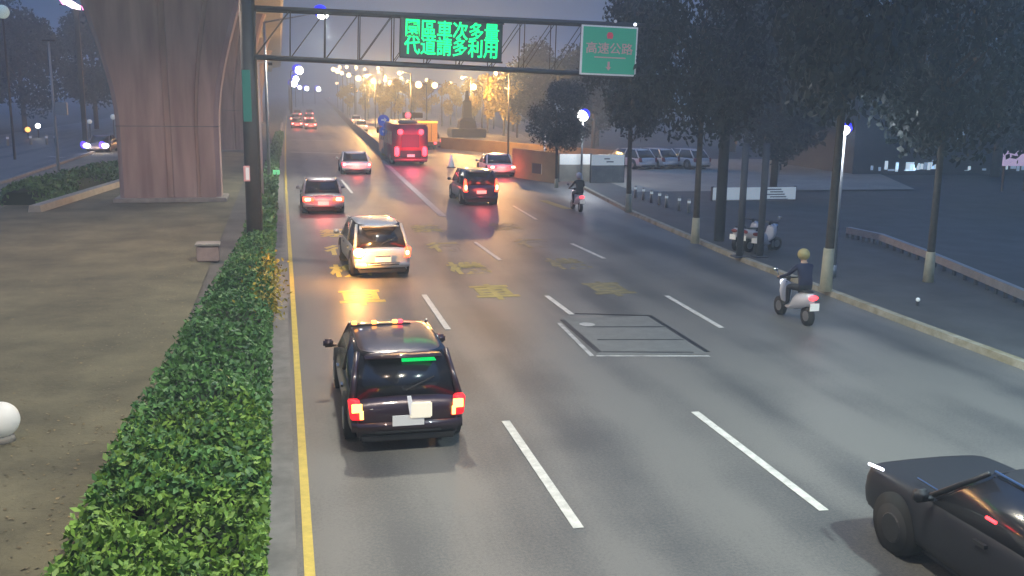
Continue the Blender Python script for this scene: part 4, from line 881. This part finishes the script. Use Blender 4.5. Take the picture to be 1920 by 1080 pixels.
for s in (-1, 1):
    b = MB(); b.box(s*w*.8-.12, s*w*.8+.12, -.05, .04, .55, .75, bev=.02); b.build('tail_light', M['brake_pink'], r)
    for y in (1.2, 5.2):
        wh = thing('wheel', None, None, (s*(w-.12), y, .4)); wh.parent = r; b = MB(); b.tube((-.12, 0, 0), (.12, 0, 0), .4, n=18); b.build('tyre', M['tyre'], wh, True); b = MB(); b.tube((s*.1, 0, 0), (s*.14, 0, 0), .2, n=12); b.build('rim', M['rim'], wh)
# ------------------------------------------------------------------ scooters and riders
def scooter(loc, rz, label, pm, lit=True, group=None):
    r = thing('scooter', label, 'scooter', loc, rz, group)
    b = MB(); b.loft([[(-w, y, z0), (w, y, z0), (w*.9, y, z1), (0, y, z1+.05), (-w*.9, y, z1)] for y, w, z0, z1 in ((-.12, .10, .60, .76), (.0, .16, .45, .80), (.35, .19, .32, .78), (.62, .17, .28, .66), (.70, .15, .26, .34), (1.05, .15, .26, .33))]); b.build('body', pm, r, True, 1)
    b = MB(); b.loft([[(-w, y, z-.05), (w, y, z-.05), (w, y, z+.03), (-w, y, z+.03)] for y, w, z in ((-.08, .12, .84), (.25, .15, .85), (.6, .12, .80))]); b.build('seat', M['trim'], r, True, 1)
    b = MB(); b.loft([[(-w, y, z0), (w, y, z0), (w, y+.05, z1), (-w, y+.05, z1)] for y, w, z0, z1 in ((1.02, .2, .30, .95), (1.12, .19, .32, 1.0), (1.24, .10, .45, .98))]); b.build('leg_shield', pm, r, True, 1)
    b = MB(); b.tube((-.33, 1.0, 1.02), (.33, 1.0, 1.02), .018, n=8); b.tube((0, 1.05, .95), (0, 1.0, 1.05), .05, n=8); b.tube((0, 1.12, .9), (0, 1.30, .28), .03, n=8); b.build('handlebar', M['trim'], r, True)
    for s in (-1, 1): b = MB(); b.tube((s*.28, 1.0, 1.03), (s*.34, 1.02, 1.2), .01, n=6); b.ball((s*.36, 1.03, 1.22), .06, (1, .3, .8)); b.build('mirror', M['chrome'], r, True)
    for y in (.08, 1.32):
        wh = thing('wheel', None, None, (0, y, .24)); wh.parent = r
        b = MB(); bmesh.ops.create_cone(b.bm, cap_ends=True, segments=20, radius1=.24, radius2=.24, depth=.1, matrix=Matrix.Rotation(R(90), 4, 'Y')); b.build('tyre', M['tyre'], wh, True); b = MB(); b.tube((-.06, 0, 0), (.06, 0, 0), .13, n=12); b.build('rim', M['rim'], wh)
    b = MB(); b.ball((0, -.12, .72), .09, (1.4, .5, .7)); b.build('tail_light', M['tail'] if lit else mat('unlit_red_lens', (.25, .02, .02), .3), r, True)
    b = MB(); b.box(-.12, .12, -.20, -.18, .42, .60); b.build('number_plate', M['plate'], r)
    b = MB(); b.ball((0, 1.27, .85), .08); b.build('headlight', M['spark'] if lit else M['chrome'], r, True)
    return r
def rider(loc, rz, label, top, helm, face_dir=0):
    r = thing('person', label, 'person', loc, rz)
    V_ = {'hip': (0, .28, .92), 'sp': (0, .30, 1.12), 'ch': (0, .37, 1.36), 'nk': (0, .41, 1.50), 'hd': (0, .45, 1.62), 'ht': (0, .46, 1.72)}
    pts = []; ed = []; rad = []
    def v(p, q): pts.append(p); rad.append(q); return len(pts)-1
    h = v((0, .26, .92), .155); s1 = v((0, .29, 1.12), .14); s2 = v((0, .36, 1.36), .16); n = v((0, .40, 1.50), .06); hd = v((0, .44, 1.60), .085); ht = v((0, .45, 1.72), .09)
    ed += [(h, s1), (s1, s2), (s2, n), (n, hd), (hd, ht)]
    for s in (-1, 1):
        sh = v((s*.19, .38, 1.40), .068); el = v((s*.30, .58, 1.18), .048); wr = v((s*.30, .88, 1.08), .032); ha = v((s*.29, .97, 1.05), .034); ed += [(s2, sh), (sh, el), (el, wr), (wr, ha)]
        kn = v((s*.19, .70, .86), .075); an = v((s*.14, .78, .44), .05); to = v((s*.14, .93, .38), .04); th = v((s*.12, .32, .90), .1); ed += [(h, th), (th, kn), (kn, an), (an, to)]
        for k, (dx, L) in enumerate(((-.028, .05), (-.010, .06), (.010, .058), (.026, .045))):
            f1 = v((s*.29+dx, 1.02, 1.06), .010); f2 = v((s*.29+dx, 1.02+L*.5, 1.02), .009); ed += [(ha, f1), (f1, f2)]
        t1 = v((s*.29-s*.03, .99, 1.01), .010); ed += [(ha, t1)]
    me = bpy.data.meshes.new('body'); me.from_pydata(pts, ed, []); o = add('body', me, r)
    sk = o.modifiers.new('skin', 'SKIN'); sk.use_smooth_shade = True
    for i, q in enumerate(rad): me.skin_vertices[0].data[i].radius = (q, q)
    me.skin_vertices[0].data[0].use_root = True
    o.modifiers.new('sub', 'SUBSURF').levels = 1
    # clothes by height and reach
    m, t, bs = new_mat('clothed_body'); tcn = t.nodes.new('ShaderNodeTexCoord'); sp = t.nodes.new('ShaderNodeSeparateXYZ'); t.links.new(tcn.outputs['Object'], sp.inputs[0])
    def thr(sock, val): n_ = t.nodes.new('ShaderNodeMath'); n_.operation = 'GREATER_THAN'; n_.inputs[1].default_value = val; t.links.new(sock, n_.inputs[0]); return n_.outputs[0]
    def mix(f, a, c):
        n_ = t.nodes.new('ShaderNodeMix'); n_.data_type = 'RGBA'; t.links.new(f, n_.inputs[0])
        for idx, w_ in ((6, a), (7, c)):
            if isinstance(w_, tuple): n_.inputs[idx].default_value = (*w_, 1)
            else: t.links.new(w_, n_.inputs[idx])
        return n_.outputs[2]
    c_ = mix(thr(sp.outputs['Z'], .97), (.02, .022, .03), top); c_ = mix(thr(sp.outputs['Z'], 1.49), c_, (.45, .28, .2)); c_ = mix(thr(sp.outputs['Y'], .93), c_, (.45, .28, .2)); 
    t.links.new(c_, bs.inputs['Base Color']); bs.inputs['Roughness'].default_value = .75; me.materials.append(m)
    b = MB(); b.ball((0, .44, 1.69), .145, (1, 1.12, 1)); b.build('helmet', M[helm], r, True)
    b = MB(); b.loft([[(.13*math.cos(a), .46+.14*math.sin(a), z) for a in (R(40), R(75), R(105), R(140))]+[(.11*math.cos(a), .46+.11*math.sin(a), z) for a in (R(140), R(105), R(75), R(40))] for z in (1.60, 1.72)]); b.build('visor', M['glass'], r)
    return r
SP = paint('scooter_white_paint', (.62, .62, .66), .1)
u = G(1516, 612); scooter(u, R(2), 'white scooter with a glowing red tail light near the right kerb', SP); rider(u, R(2), 'person in a dark blue jacket and pale yellow helmet riding near the right kerb', (.008, .011, .045), 'helmety')
b = MB(); 
u2 = G(1089, 398); scooter(u2, 0, 'small distant white scooter by the left end of the bollard row', SP); rider(u2, 0, 'person in dark clothes and white helmet on the distant scooter', (.03, .035, .04), 'helmetw')
gp = 'scooters parked on the right pavement'
s0 = G(1378, 470, .13); sc = scooter(s0, R(-60), 'parked scooter left of the two steel posts', SP, False, gp)
for px, py, rz, lab in ((1400, 473, -75, 'parked scooter standing between the two steel posts'), (1418, 478, -50, 'parked scooter touching the right steel post')):
    dup(sc, None, G(px, py, .13), R(rz), lab)
u = P(1394, 433, 33.5); r = thing('hand_light', 'tiny bright white lamp above the parked scooters', 'lamp', (u.x, 33.5, 0)); b = MB(); b.box(-.12, .12, -.03, .03, u.z-.03, u.z+.03, bev=.01); b.build('bulb', M['spark'], r); b = MB(); b.tube((0, .04, .13), (0, .04, u.z), .02, n=6); b.build('post', M['galv'], r)
u = G(1720, 573, .13); r = thing('ground_light', 'small pale round light low on the dark pavement at right', 'ground light', u); b = MB(); b.tube((0, 0, 0), (0, 0, .12), .03, n=8); b.build('stem', M['darksteel'], r); b = MB(); b.ball((0, 0, .16), .055); b.build('bulb', M['lit'], r, True)
u = G(519, 352); r = thing('green_reflector', 'small glowing green marker standing in the far hedge', 'marker', (u.x, u.y, .0)); b = MB(); b.tube((0, 0, 0), (0, 0, .9), .04, n=8); b.build('post', M['galv'], r); b = MB(); b.box(-.18, .18, -.03, .03, .75, 1.0, bev=.02); b.build('lens', glow('green_marker', (.25, .9, .4), .7), r)
# ------------------------------------------------------------------ evening haze
if HAZE:
    b = MB(); b.box(-400, 400, -24, 900, -1.1, 30); hz = b.build('haze', None or M['white']); hz.data.materials.clear()
    m = bpy.data.materials.new('haze'); m.use_nodes = True; t = m.node_tree; t.nodes.clear(); o_ = t.nodes.new('ShaderNodeOutputMaterial'); v_ = t.nodes.new('ShaderNodeVolumePrincipled')
    v_.inputs['Color'].default_value = (.62, .80, 1, 1); v_.inputs['Density'].default_value = HAZE; v_.inputs['Anisotropy'].default_value = .3; t.links.new(v_.outputs[0], o_.inputs['Volume']); hz.data.materials.append(m)
    hz['kind'] = 'stuff'
